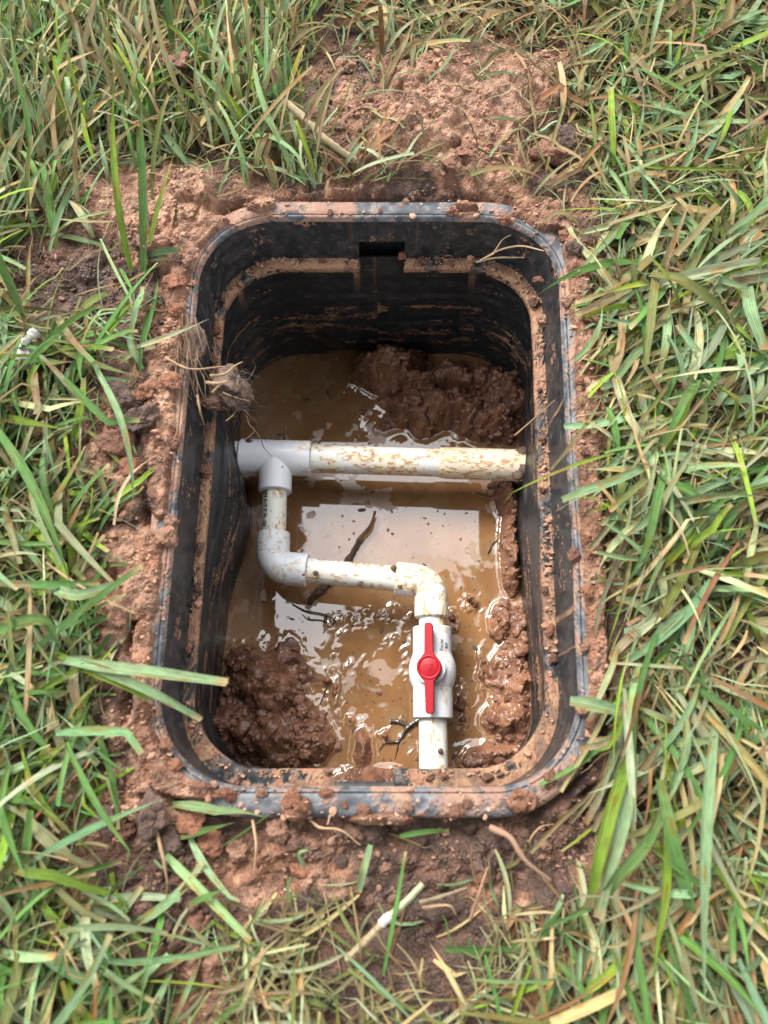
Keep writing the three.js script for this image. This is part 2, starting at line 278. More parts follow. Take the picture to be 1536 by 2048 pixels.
// ------------------------------------------------------------------ mud and water in the box
const WATER_Y = -0.25;
const MOUNDS = [
  ['lumpy wet mud mound heaped in the box corner beside the two-step ledge', [[525, 1370, 105, 85, 0.026], [560, 1475, 115, 62, 0.028], [455, 1440, 60, 85, 0.030], [600, 1440, 60, 60, 0.012]]],
  ['long wet mud bank along the wall beside the red valve handle', [[1045, 1270, 34, 75, 0.016], [1040, 1400, 72, 110, 0.027], [1000, 1505, 85, 30, 0.016], [985, 1440, 36, 50, 0.009], [1010, 1240, 30, 40, 0.009]]],
  ['big dark mud heap behind the upper white pipe', [[890, 805, 165, 66, 0.034], [1000, 835, 85, 52, 0.03], [775, 722, 105, 66, 0.05], [1030, 795, 80, 75, 0.04], [910, 750, 145, 50, 0.042]]],
  ['narrow strip of mud clinging to the wall under the stained pipe end', [[1024, 1090, 24, 110, 0.026], [1020, 985, 30, 60, 0.03]]],
  ['ridged smear of mud in the gap of the ledge', [[727, 1505, 26, 62, 0.011], [771, 1478, 16, 17, 0.010], [735, 1565, 75, 32, 0.022]]],
  ['small wet mud lumps poking out of the water beside the elbow and valve', [[945, 1205, 20, 18, 0.009], [905, 1235, 13, 26, 0.005], [1010, 1215, 14, 14, 0.006], [668, 1390, 11, 46, 0.005], [655, 1362, 12, 10, 0.006], [925, 1420, 16, 40, 0.006], [965, 1350, 10, 60, 0.004], [700, 1440, 10, 14, 0.004]]],
];
const PXM = 0.775 / FPX;
for (const m of MOUNDS) m[1] = m[1].map(([px, py, rx, ry, h]) => { const p = P(px, py, WATER_Y + h * 0.6); return [p.x, p.z, rx * PXM, ry * PXM, h]; });
function lumpy(x, z) {
  const wx = x + 0.005 * (vn(x * 130 + 3, z * 130) - 0.5), wz = z + 0.005 * (vn(x * 130, z * 130 + 8) - 0.5);
  return crumbs(wx * 52, wz * 52, 21) * 0.013 * sm(0.3, 0.6, vn(wx * 40, wz * 40)) + crumbs(wx * 95, wz * 95, 25) * 0.0065 * sm(0.25, 0.75, vn(wx * 55, wz * 55 + 4)) + crumbs(wx * 200, wz * 200, 29) * 0.0032 * sm(0.35, 0.7, vn(wx * 70 + 7, wz * 70)) + (fbm(wx * 45, wz * 45, 3) - 0.5) * 0.016;
}
function moundY(parts, x, z, lump) {
  let best = -1; const wob = (fbm(x * 40, z * 40, 3) - 0.5) * 0.7, fine = (fbm(x * 150 + 3, z * 150, 2) - 0.5) * 1.4;
  for (const [cx, cz, rx, rz, h] of parts) {
    const q = 1.08 - Math.hypot((x - cx) / rx, (z - cz) / rz) + wob * 0.8 + (Math.min(rx, rz) < 0.011 ? fine * 0.9 : fine * 0.07);
    const v = q > 0 ? -0.004 + (h + 0.004) * Math.pow(Math.min(q, 1), 1.0) : -0.004 + q * 0.05;
    if (v > best) best = v;
  }
  return best > -0.03 ? best + lump * clamp(0.35 + best * 28, 0, 1) : best;
}
const mudMaps = coatMaps(512, 512, (u, v) => { const a = fbm(u * 14, v * 14, 4), b = vn(u * 120, v * 120), g = fbm(u * 40, v * 40, 3); const c = mixc([0.115, 0.05, 0.028], [0.20, 0.092, 0.05], sm(0.35, 0.65, a)); const k = 0.8 + 0.4 * b; return [c[0] * k, c[1] * k, c[2] * k, 0.22 + 0.4 * sm(0.4, 0.65, g), 0.5 * g + 0.5 * crumbs(u * 60, v * 60, 3)]; });
const mudMat = new THREE.MeshPhysicalMaterial({ ...mudMaps, roughness: 1, bumpScale: 0.0012, clearcoat: 0.14, clearcoatRoughness: 0.25 });
const wetMud = new THREE.MeshPhysicalMaterial({ color: new THREE.Color().setRGB(0.155, 0.068, 0.037), roughness: 0.5, clearcoat: 0.2, clearcoatRoughness: 0.25, bumpMap: mudMaps.bumpMap, bumpScale: 0.001 });
const GRAIN = [0, 1, 2].map((v) => { const g = new THREE.IcosahedronGeometry(1, 4), p = g.attributes.position; g.deleteAttribute('uv'); g.deleteAttribute('normal'); for (let i = 0; i < p.count; i++) { const k = 0.5 + 0.6 * vn(p.getX(i) * 1.5 + v * 9, p.getY(i) * 1.5, p.getZ(i) * 1.5) + 0.35 * vn(p.getX(i) * 4 + v * 9, p.getY(i) * 4, p.getZ(i) * 4); p.setXYZ(i, p.getX(i) * k, p.getY(i) * k * 0.7, p.getZ(i) * k); } const m = mergeVertices(g, 1e-5); m.computeVertexNormals(); const q = m.attributes.position, uv = new Float32Array(q.count * 2); for (let i = 0; i < q.count; i++) { uv[i * 2] = q.getX(i) * 0.06; uv[i * 2 + 1] = q.getZ(i) * 0.06 + q.getY(i) * 0.04; } m.setAttribute('uv', new THREE.BufferAttribute(uv, 2)); return m; });
function grainsOf(parent, list) {
  GRAIN.forEach((g, v) => { const l = list.filter((_, i) => i % 3 === v); if (l.length < 9) return; const im = new THREE.InstancedMesh(g, wetMud, l.length), M = new THREE.Matrix4(), q = new THREE.Quaternion(), e = new THREE.Euler(); im.name = 'mud_grains'; im.userData.kind = 'stuff'; im.castShadow = im.receiveShadow = true; l.forEach(([x, y, z, r], i) => { M.compose(V3(x, y, z), q.setFromEuler(e.set(rr(-0.5, 0.5), rr(0, 6.28), rr(-0.5, 0.5))), V3(r * rr(0.8, 1.4), r, r * rr(0.8, 1.4))); im.setMatrixAt(i, M); }); parent.add(im); });
}
function field(x0, x1, z0, z1, step, f, keep) {
  const W = Math.ceil((x1 - x0) / step) + 1, Hn = Math.ceil((z1 - z0) / step) + 1, pos = new Float32Array(W * Hn * 3), uv = new Float32Array(W * Hn * 2), idx = [];
  for (let j = 0; j < Hn; j++) for (let i = 0; i < W; i++) { const k = j * W + i, x = x0 + i * step, z = z0 + j * step; pos[k * 3] = x; pos[k * 3 + 1] = f(x, z); pos[k * 3 + 2] = z; uv[k * 2] = x / 0.12; uv[k * 2 + 1] = z / 0.12; }
  for (let j = 0; j + 1 < Hn; j++) for (let i = 0; i + 1 < W; i++) { const a = j * W + i, b = a + 1, c = a + W, d = c + 1; if (keep && !(keep(pos[a * 3 + 1]) || keep(pos[b * 3 + 1]) || keep(pos[c * 3 + 1]) || keep(pos[d * 3 + 1]))) continue; idx.push(a, c, b, b, c, d); }
  let g = new THREE.BufferGeometry(); g.setAttribute('position', new THREE.BufferAttribute(pos, 3)); g.setAttribute('uv', new THREE.BufferAttribute(uv, 2)); g.setIndex(idx); g.computeVertexNormals();
  return g;
}
for (const [label, parts] of MOUNDS) {
  const x0 = Math.min(...parts.map((p) => p[0] - p[2] * 1.5)), x1 = Math.max(...parts.map((p) => p[0] + p[2] * 1.5)), z0 = Math.min(...parts.map((p) => p[1] - p[3] * 1.5)), z1 = Math.max(...parts.map((p) => p[1] + p[3] * 1.5));
  const g = field(Math.max(x0, -0.2), Math.min(x1, 0.19), Math.max(z0, -0.49), Math.min(z1, 0.07), 0.0011, (x, z) => WATER_Y + moundY(parts, x, z, lumpy(x, z)), (y) => y > WATER_Y - 0.006);
  const m = single('mud_mound', g, mudMat, label, 'mud', 'mud lying in the flooded box');
  const area = parts.reduce((a, p) => a + p[2] * p[3], 0), N = Math.round(area * 34000), list = [];
  for (let i = 0; i < N; i++) { const p = pick(parts), t = rr(0, 6.283), k = Math.sqrt(rnd()), x = p[0] + Math.cos(t) * p[2] * k, z = p[1] + Math.sin(t) * p[3] * k, y = moundY(parts, x, z, lumpy(x, z)); if (y > 0.002) list.push([x, WATER_Y + y, z, rr(0.0012, 0.0036) * (rnd() < 0.1 ? 2.2 : 1)]); }
  grainsOf(m, list);
}
const ALL = MOUNDS.flatMap((m) => m[1]);
const STICKS = [];                                                     // where sticks break the surface: [x, z, reach]
function waterY(x, z) {
  const m = moundY(ALL, x, z, lumpy(x, z));
  let h = 0.00018 * (fbm(x * 18, z * 18, 2) - 0.5) + 0.0024 * Math.exp(-Math.max(0, -m) / 0.0028) ;
  const [px, py] = toPx(x, WATER_Y, z);
  if (py > 1185) {                                                     // bits of mud and straw just under the skin of the water
    const wx = x + 0.006 * (vn(x * 150, z * 150) - 0.5), wz = z + 0.006 * (vn(x * 150 + 9, z * 150) - 0.5), k = sm(1185, 1230, py) * sm(0.55, 0.75, fbm(x * 38 + 5, z * 38, 3));
    h += k * (0.0022 * sm(0.5, 0.9, crumbs(wx * 90, wz * 60, 41)) + 0.0012 * sm(0.6, 0.9, crumbs(wx * 210, wz * 210, 44)));
  }
  return WATER_Y + h;
}
const waterTint = dataTex(512, 1024, (u, v) => {
  const x = mix(-0.2, 0.2, u), z = mix(-0.5, 0.08, v), n = fbm(x * 25, z * 25, 4), d = fbm(x * 60 + 9, z * 60, 3);
  const speck = crumbs(x * 330, z * 330, 71) > 0.84 && vn(x * 50, z * 50) > 0.5 ? 1 : 0;
  let c = mixc([0.24, 0.12, 0.048], [0.195, 0.097, 0.04], sm(0.35, 0.65, n)); c = mixc(c, [0.24, 0.15, 0.075], 0.5 * sm(0.52, 0.66, d)); c = mixc(c, [0.05, 0.03, 0.02], speck * 0.8);
  return c.map(S);
}, true, THREE.ClampToEdgeWrapping);
const scum = dataTex(512, 768, (u, v) => { const x = mix(-0.2, 0.2, u), z = mix(-0.5, 0.08, v), n = fbm(x * 26 + 2, z * 26, 3) + 0.5 * (fbm(x * 120, z * 120, 3) - 0.5), q = 0.02 + 0.4 * sm(0.665, 0.70, n); return [q, q, q]; }, false, THREE.ClampToEdgeWrapping);
const waterMat = new THREE.MeshPhysicalMaterial({ map: waterTint, roughness: 1, roughnessMap: scum, ior: 1.95 });
{
  const g = field(-0.195, 0.185, -0.49, 0.07, 0.00125, waterY), p = g.attributes.position, uv = g.attributes.uv;
  for (let i = 0; i < p.count; i++) uv.setXY(i, (p.getX(i) + 0.2) / 0.4, (p.getZ(i) + 0.5) / 0.58);
  const m = meshOf('water', g, waterMat, scene); m.userData.kind = 'structure'; m.userData.label = 'brown muddy water standing in the bottom of the box';
}

// ------------------------------------------------------------------ the white pipework
function cyl(a, b, r0, r1 = r0, seg = 40, caps = true, hseg = 1) {
  const d = b.clone().sub(a), L = d.length(), g = new THREE.CylinderGeometry(r1, r0, L, seg, hseg, !caps), uv = g.attributes.uv, q = new THREE.Quaternion().setFromUnitVectors(V3(0, 1, 0), d.normalize());
  for (let i = 0; i < uv.count; i++) uv.setXY(i, uv.getX(i) * r0 * 6.283 / 0.16 + a.x * 3, uv.getY(i) * L / 0.16 + a.z * 3);
  g.applyQuaternion(q); g.translate((a.x + b.x) / 2, (a.y + b.y) / 2, (a.z + b.z) / 2); return g;
}
function turned(a, b, prof, seg = 48) {                                // lathe along a-b; prof: [share of the way, radius]
  const d = b.clone().sub(a), L = d.length(), pts = prof.map(([t, r]) => new THREE.Vector2(r, t * L)), g = new THREE.LatheGeometry(pts, seg), uv = g.attributes.uv;
  for (let i = 0; i < uv.count; i++) uv.setXY(i, uv.getX(i) * 0.7 + a.x * 3, g.attributes.position.getY(i) / 0.16 + Math.hypot(g.attributes.position.getX(i), g.attributes.position.getZ(i)) * 2 + a.z * 3);
  g.applyQuaternion(new THREE.Quaternion().setFromUnitVectors(V3(0, 1, 0), d.normalize())); g.translate(a.x, a.y, a.z); return g;
}
function pvc(base, stain, specks, off) {
  const maps = coatMaps(768, 768, (u, v) => {
    const x = u * 16 + off, y = v * 16 + off, n = fbm(x * 0.9, y * 0.35, 4), f = fbm(x * 4.5, y * 2.2, 4), g = vn(x * 16, y * 16);
    const s = clamp(sm(0.54 - stain * 0.12, 0.80 - stain * 0.16, n + (f - 0.5) * 0.55 + (g - 0.5) * 0.1)) * Math.min(1, stain * 2.2);
    let c = mixc(base, mixc([0.66, 0.54, 0.35], [0.36, 0.19, 0.08], sm(0.45, 0.7, f)), s * 0.85);
    const k1 = crumbs(x * 2.6, y * 2.6, 81) > 0.885 - specks * 0.03 && vn(x * 0.8, y * 0.8) > 0.62, k2 = crumbs(x * 7, y * 7, 85) > 0.87 && vn(x * 1.3 + 4, y * 1.3) > 0.6 - specks * 0.06;
    if (k1 || k2) c = mixc(c, k1 ? [0.05, 0.03, 0.02] : [0.16, 0.10, 0.06], 0.85);
    return [...c, 0.27 + 0.5 * s + 0.05 * g, (k1 ? 0.8 : 0) + s * 0.3 * f];
  });
  return new THREE.MeshPhysicalMaterial({ ...maps, roughness: 1, specularIntensity: 0.6, bumpScale: 0.0006 });
}
const fitMat = pvc([0.64, 0.665, 0.695], 0.25, 0.0, 2), pipeMat = pvc([0.62, 0.62, 0.58], 0.8, 0.7, 30), dirtyMat = pvc([0.62, 0.62, 0.58], 0.95, 0.8, 60), rustyMat = pvc([0.60, 0.54, 0.43], 1.5, 0.8, 90);
const redMat = new THREE.MeshPhysicalMaterial({ color: new THREE.Color().setRGB(0.235, 0.003, 0.009), roughness: 0.45, specularIntensity: 0.35, clearcoat: 0.05, clearcoatRoughness: 0.3 });
const darkDirt = new THREE.MeshStandardMaterial({ color: new THREE.Color().setRGB(0.07, 0.04, 0.026), roughness: 0.7 });
const PY = -0.197;
const pipes = thing('pipe_assembly', 'white plastic pipework with tee, elbows and ball valve inside the box', 'pipes');
{
  const A = P(520, 914, PY), B = P(1050, 931, PY), dx = B.clone().sub(A).normalize();
  const tee = P(552, 915, PY); tee.copy(A.clone().addScaledVector(dx, tee.clone().sub(A).dot(dx)));
  const on = (t) => tee.clone().addScaledVector(dx, t), E1 = P(545, 1134, PY), dn = E1.clone().sub(tee).normalize();
  // long pipe to the right, stub to the left
  meshOf('pipe', mergeGeometries([cyl(on(0.03), on(0.3), 0.0152)]), dirtyMat, pipes).userData.label = 'rust stained white pipe running into the mud';
  const cp = on(0.19); meshOf('pipe_coupling', turned(on(0.176), on(0.34), [[0, 0.0156], [0.02, 0.0164], [0.06, 0.0172], [1, 0.0172]]), rustyMat, pipes);
  meshOf('pipe', cyl(on(-0.2), on(-0.03), 0.0167), pipeMat, pipes);
  const run = turned(on(-0.0385), on(0.0385), [[0, 0.0150], [0, 0.0185], [0.02, 0.0192], [0.42, 0.0190], [0.58, 0.0190], [0.98, 0.0192], [1, 0.0185], [1, 0.0150]]);
  const br = turned(tee, tee.clone().addScaledVector(dn, 0.040), [[0, 0.0175], [0.38, 0.0182], [0.55, 0.0175], [0.96, 0.0176], [1, 0.017], [1, 0.012]]);
  meshOf('tee_fitting', mergeGeometries([run, br]), fitMat, pipes);
  meshOf('pipe', cyl(tee.clone().addScaledVector(dn, 0.03), E1.clone().addScaledVector(dn, -0.01), 0.0129), pipeMat, pipes);
  const E2 = P(862, 1164, PY), d2 = E2.clone().sub(E1).normalize();
  const elbow = (c, into, out) => {                                    // c: where the two axes cross; both unit vectors point away from the corner
    const R = 0.0176, r = 0.0166, bis = into.clone().add(out).normalize(), ang = Math.acos(clamp(into.dot(out), -1, 1)), q = R / Math.tan(ang / 2), ctr = c.clone().addScaledVector(bis, R / Math.sin(ang / 2));
    const p0 = c.clone().addScaledVector(into, q), p1 = c.clone().addScaledVector(out, q), pts = [];
    for (let i = 0; i <= 14; i++) { const v = p0.clone().lerp(p1, i / 14).sub(ctr).setLength(R).add(ctr); pts.push(v); }
    const tube = new THREE.TubeGeometry(new THREE.CatmullRomCurve3(pts), 24, r, 40), uv = tube.attributes.uv; for (let i = 0; i < uv.count; i++) uv.setXY(i, uv.getX(i) * 0.25 + c.x * 3, uv.getY(i) * 0.7 + c.z * 3);
    const sock = (p, d) => turned(p.clone().addScaledVector(d, -0.003), p.clone().addScaledVector(d, 0.0205), [[0, 0.0160], [0.08, 0.0168], [0.12, 0.0172], [0.95, 0.0172], [1, 0.0165], [1, 0.012]]);
    return mergeGeometries([tube, sock(p0, into), sock(p1, out)].map((g) => g.index ? g.toNonIndexed() : g));
  };
  meshOf('elbow_fitting', elbow(E1, dn.clone().negate(), d2), fitMat, pipes);
  meshOf('pipe', cyl(E1.clone().addScaledVector(d2, 0.02), E2.clone().addScaledVector(d2, -0.02), 0.0129), pipeMat, pipes);
  const VA = P(864, 1255, PY), VB = P(866, 1437, PY), d3 = VB.clone().sub(E2).normalize();
  const e2 = meshOf('elbow_fitting', elbow(E2, d2.clone().negate(), d3), dirtyMat, pipes); e2.userData.label = 'rust speckled elbow above the valve';
  meshOf('pipe', cyl(E2.clone().addScaledVector(d3, 0.02), VA.clone().addScaledVector(d3, 0.01), 0.0129), pipeMat, pipes);
  meshOf('pipe', cyl(VB.clone().addScaledVector(d3, -0.01), VB.clone().addScaledVector(d3, 0.16), 0.0138), pipeMat, pipes);
  // ball valve
  const valve = new THREE.Group(); valve.name = 'ball_valve'; pipes.add(valve);
  const prof = [[0, 0.013], [0, 0.0186], [0.012, 0.0192], [0.28, 0.0192], [0.30, 0.0194], [0.33, 0.0203], [0.37, 0.0218], [0.42, 0.0229], [0.48, 0.0233], [0.54, 0.0230], [0.60, 0.0219], [0.65, 0.0203], [0.665, 0.0196], [0.675, 0.0192], [0.985, 0.0192], [1, 0.0186], [1, 0.013]];
  meshOf('valve_body', turned(VA, VB, prof, 64), fitMat, valve);
  const mid = VA.clone().lerp(VB, 0.485), up = V3(0, 1, 0).applyAxisAngle(d3, 0.16), side = new THREE.Vector3().crossVectors(d3, up).normalize();
  const at = (h, along = 0, across = 0) => mid.clone().addScaledVector(up, h).addScaledVector(d3, along).addScaledVector(side, across);
  meshOf('valve_collar', turned(at(0.012), at(0.026), [[0, 0.0152], [0.85, 0.0150], [1, 0.0144], [1, 0.0]], 48), fitMat, valve);
  const handle = meshOf('handle', (() => {
    const M = new THREE.Matrix4().makeBasis(side, d3.clone(), up.clone()).setPosition(at(0.026));
    if (M.determinant() < 0) M.makeBasis(side.clone().negate(), d3.clone(), up.clone()).setPosition(at(0.026));
    const parts = [];
    const lever = new THREE.Shape(), w0 = 0.0038, w1 = 0.0032, L = 0.0415;
    lever.moveTo(-w1, -L + 0.0012); lever.lineTo(-w1 + 0.0012, -L); lever.lineTo(w1 - 0.0012, -L); lever.lineTo(w1, -L + 0.0012); lever.lineTo(w0, -0.013); lever.lineTo(0.0068, -0.0095); lever.lineTo(0.0068, 0.0095); lever.lineTo(w0, 0.013); lever.lineTo(w1, L - 0.0012); lever.lineTo(w1 - 0.0012, L); lever.lineTo(-w1 + 0.0012, L); lever.lineTo(-w1, L - 0.0012); lever.lineTo(-w0, 0.013); lever.lineTo(-0.0068, 0.0095); lever.lineTo(-0.0068, -0.0095); lever.lineTo(-w0, -0.013); lever.closePath();
    parts.push(new THREE.ExtrudeGeometry(lever, { depth: 0.0085, bevelSize: 0.0006, bevelThickness: 0.0006, bevelSegments: 2 }));
    const hub = new THREE.LatheGeometry([[0.0118, -0.003], [0.0118, 0.0088], [0.0112, 0.0098], [0.0096, 0.0100], [0.0092, 0.0088], [0.0084, 0.0088], [0.0080, 0.0097], [0, 0.0101]].map(([a, b]) => new THREE.Vector2(a, b)), 48); hub.rotateX(Math.PI / 2); parts.push(hub);
    for (const s of [-1, 1]) for (let k = 0; k < 6; k++) for (const e of [-1, 1]) { const tooth = new THREE.SphereGeometry(0.0009, 8, 6); tooth.scale(1, 0.8, 3.0); tooth.translate(e * (w1 + 0.0006), s * (0.021 + k * 0.0034), 0.0042); parts.push(tooth); }
    const tri = new THREE.TorusGeometry(0.0046, 0.00035, 6, 3); tri.rotateZ(Math.PI / 2); tri.translate(0, 0.0003, 0.0101); parts.push(tri);
    const g = mergeGeometries(parts.map((q) => (q.index ? q.toNonIndexed() : q))); g.applyMatrix4(M); return g;
  })(), redMat, valve); handle.userData.label = 'red lever handle with round hub';
  // printing
  function print(words, a, dir, radius, mid, wide, name, size = 40, italic = '') {   // lettering on a strip bent round the pipe; mid, wide: angles from straight up
    const cv = document.createElement('canvas'); cv.width = 512; cv.height = 128; const x = cv.getContext('2d'); x.clearRect(0, 0, 512, 128); x.fillStyle = '#15191c'; x.font = `${italic} bold ${size}px sans-serif`; x.textAlign = 'center'; x.textBaseline = 'middle';
    words.forEach((w, i) => x.fillText(w, 256, 128 * (i + 0.5) / words.length));
    const t = new THREE.CanvasTexture(cv); t.colorSpace = THREE.SRGBColorSpace;
    const right = new THREE.Vector3().crossVectors(dir, V3(0, 1, 0)).normalize(), pos = [], uv = [], idx = [], n = 12;
    for (let i = 0; i <= n; i++) for (let j = 0; j < 2; j++) { const th = mid + wide * (i / n - 0.5), p = a.clone().addScaledVector(dir.clone(), j * print.L).addScaledVector(V3(0, 1, 0), Math.cos(th) * radius).addScaledVector(right, Math.sin(th) * radius); pos.push(p.x, p.y, p.z); uv.push(j, 1 - i / n); }
    for (let i = 0; i < n; i++) idx.push(i * 2, i * 2 + 1, i * 2 + 2, i * 2 + 1, i * 2 + 3, i * 2 + 2);
    const g = new THREE.BufferGeometry(); g.setAttribute('position', new THREE.Float32BufferAttribute(pos, 3)); g.setAttribute('uv', new THREE.Float32BufferAttribute(uv, 2)); g.setIndex(idx); g.computeVertexNormals();
    meshOf(name, g, new THREE.MeshStandardMaterial({ map: t, transparent: true, roughness: 0.5, side: THREE.DoubleSide }), name === 'maker_label' ? valve : pipes);
  }
  print.L = 0.056; print(['WATER @T'], tee.clone().addScaledVector(dn, 0.036), dn, 0.01302, 0.66, 0.75, 'pipe_lettering', 84);
  print.L = 0.10; print(['SCH   SURFACE'], E1.clone().addScaledVector(d2, 0.03), d2, 0.01302, -1.02, 0.5, 'pipe_lettering', 52);
  print.L = 0.026; print(['ProLine', 'NSF'], VA.clone().addScaledVector(d3, 0.033), d3.clone().negate(), 0.01932, 0.58, 0.6, 'maker_label', 62, 'italic');
  // bits of mud stuck on the pipes
  for (const [px, py, r] of [[632, 1146, 4.5], [607, 1148, 3.5], [788, 1136, 6], [826, 1150, 4], [720, 1167, 5], [881, 1502, 5], [498, 885, 8], [540, 927, 5], [563, 934, 3.5], [533, 905, 3.5], [1036, 950, 11], [1046, 908, 15], [1050, 935, 16], [800, 1173, 4]]) {
    const c = P(px, py, PY + (px > 990 ? 0.012 : 0.0145)), g = new THREE.IcosahedronGeometry(r * PXM, 3); const p = g.attributes.position;
    for (let i = 0; i < p.count; i++) { const k = 0.75 + 0.5 * vn(p.getX(i) * 600 + px, p.getY(i) * 600, p.getZ(i) * 600); p.setXYZ(i, p.getX(i) * k, p.getY(i) * k * 0.6, p.getZ(i) * k); }
    const m = mergeVertices(g.deleteAttribute('normal').deleteAttribute('uv')); m.computeVertexNormals(); m.translate(c.x, c.y, c.z); meshOf('mud_spot', m, darkDirt, pipes);
  }
}

// ------------------------------------------------------------------ twigs in the water
function branch(points, r0, r1, seg = 40, knobs = 0.25, id = 0, rad = 9) {  // a bent, knobbly, tapering stem
  const cv = new THREE.CatmullRomCurve3(points), g = new THREE.TubeGeometry(cv, seg, 1, rad), p = g.attributes.position, n = g.attributes.normal;
  for (let i = 0; i <= seg; i++) { const c = cv.getPointAt(i / seg); for (let j = 0; j <= rad; j++) { const k = i * (rad + 1) + j, r = mix(r0, r1, i / seg) * (1 + knobs * (2 * vn(i * 0.6 + id, Math.sin(j / rad * 6.283) * 1.5 + 9, Math.cos(j / rad * 6.283) * 1.5) - 1)); p.setXYZ(k, c.x + n.getX(k) * r, c.y + n.getY(k) * r, c.z + n.getZ(k) * r); } }
  g.computeVertexNormals(); return g;
}
const barkMat = new THREE.MeshStandardMaterial({ color: new THREE.Color().setRGB(0.10, 0.06, 0.038), roughness: 0.55, bumpMap: soilGrain, bumpScale: 0.0012 });
const wetBark = new THREE.MeshPhysicalMaterial({ color: new THREE.Color().setRGB(0.06, 0.045, 0.035), roughness: 0.3, clearcoat: 0.5, clearcoatRoughness: 0.1 });
const W = (px, py, h = 0.001) => P(px, py, WATER_Y + h);
single('twig', branch([W(750, 1022, 0.012), W(742, 1050, 0.010), W(722, 1075, 0.008), W(705, 1105, 0.006), W(672, 1150, 0.003), W(630, 1190, 0.001), W(612, 1215, -0.004)], 0.0014, 0.0044, 60, 0.7, 2), barkMat, 'thick dark stick slanting out of the water under the lower pipe', 'twig');
{ const t = thing('twig', 'thin wiry black twig bent over the water below the stick', 'twig'); meshOf('stem', branch([W(583, 1207, 0.004), W(610, 1221, 0.005), W(645, 1228, 0.006), W(668, 1240, 0.006), W(665, 1252, -0.001)], 0.0007, 0.001, 40, 0.3, 3, 6), wetBark, t); meshOf('side_shoot', branch([W(604, 1229, 0.001), W(616, 1238, 0.003), W(640, 1240, 0.003), W(657, 1247, 0.001)], 0.0005, 0.0007, 30, 0.4, 4, 6), wetBark, t); }
{ const t = thing('twig', 'forked black twig floating beside the lower white pipe', 'twig'); meshOf('stem', branch([W(838, 1438, 0.003), W(815, 1455, 0.003), W(797, 1482, 0.002), W(770, 1486, 0.002), W(755, 1508, -0.001)], 0.0024, 0.0005, 44, 0.4, 5), wetBark, t); meshOf('side_shoot', branch([W(797, 1482, 0.002), W(794, 1500, 0.001), W(789, 1520, 0)], 0.0008, 0.0004, 20, 0.2, 6, 6), wetBark, t); meshOf('stub', branch([W(815, 1452, 0.002), W(800, 1444, 0.002), W(781, 1442, 0.001)], 0.002, 0.0024, 20, 0.4, 7), wetBark, t); }
for (const [pts, label] of [[[[992, 1062], [1000, 1075], [985, 1088], [975, 1108]], 'hair-thin root floating in the water near the mud strip'], [[[952, 985], [980, 993], [1006, 998]], 'fine straw floating near the mud strip below the pipe end'], [[[640, 1410], [655, 1365], [650, 1340]], 'curved wet root rising beside the corner mud mound']])
  single('root', branch(pts.map(([a, b]) => W(a, b, 0.0015)), 0.0008, 0.0005, 24, 0.2, 8, 6), wetBark, label, 'root');
single('grass_bit', branch([W(566, 1060, 0.001), W(573, 1075, 0.003), W(575, 1095, 0.002), W(566, 1112, 0)], 0.0008, 0.0022, 24, 0.1, 9, 8), new THREE.MeshStandardMaterial({ color: new THREE.Color().setRGB(0.5, 0.42, 0.33), roughness: 0.3 }), 'pale curved strip of stalk floating beside the short upright pipe', 'stalk');
{ // floating specks
  const g = new THREE.IcosahedronGeometry(1, 1), N = 260, im = new THREE.InstancedMesh(g, darkDirt, N), M = new THREE.Matrix4(), q = new THREE.Quaternion(); im.name = 'floating_debris'; im.castShadow = im.receiveShadow = true;
  for (let i = 0; i < N; i++) { let p; do { p = W(rr(500, 1050), rr(780, 1540), 0.0004); } while (moundY(ALL, p.x, p.z, 0) > -0.002); p.y = waterY(p.x, p.z); const s = rr(0.0004, 0.0013) * (rnd() < 0.12 ? 1.8 : 1); M.compose(p, q.setFromAxisAngle(V3(0, 1, 0), rr(0, 6.28)), V3(s * rr(0.7, 2.6), s * 0.4, s)); im.setMatrixAt(i, M); }
  scene.add(im); tag(im, 'small dark specks of soil floating on the muddy water', 'debris', null, 'stuff');
}

// ------------------------------------------------------------------ clods and crumbs
const CLODS = [];
for (let v = 0; v < 8; v++) {                                          // lumps broken along flat faces, with a crumbly skin
  const g = new THREE.IcosahedronGeometry(1, 15), p = g.attributes.position, d = new THREE.Vector3(); g.deleteAttribute('uv'); g.deleteAttribute('normal');
  const planes = []; for (let k = 0; k < 13; k++) planes.push([V3(rr(-1, 1), rr(-1, 1), rr(-1, 1)).normalize(), rr(0.55, 1)]);
  for (let i = 0; i < p.count; i++) {
    d.fromBufferAttribute(p, i); const { x, y, z } = d, o = v * 11.3; let k = 1.15; for (const [n, h] of planes) { const c = n.dot(d); if (c > 0.2) k = Math.min(k, h / c); }
    k += 0.5 * (vn(x * 2.2 + o, y * 2.2, z * 2.2) - 0.5) + 0.26 * (vn(x * 5.5 + o, y * 5.5, z * 5.5 + 3) - 0.5) + 0.16 * (vn(x * 12, y * 12 + o, z * 12) - 0.5);
    p.setXYZ(i, x * k, y * k * 0.6, z * k * 0.85);
  }
  const m = mergeVertices(g, 1e-5); m.computeVertexNormals(); const q = m.attributes.position, uv = new Float32Array(q.count * 2); for (let i = 0; i < q.count; i++) { uv[i * 2] = q.getX(i) * 0.1 + q.getY(i) * 0.07; uv[i * 2 + 1] = q.getZ(i) * 0.1 + q.getY(i) * 0.05; } m.setAttribute('uv', new THREE.BufferAttribute(uv, 2)); CLODS.push(m);
}
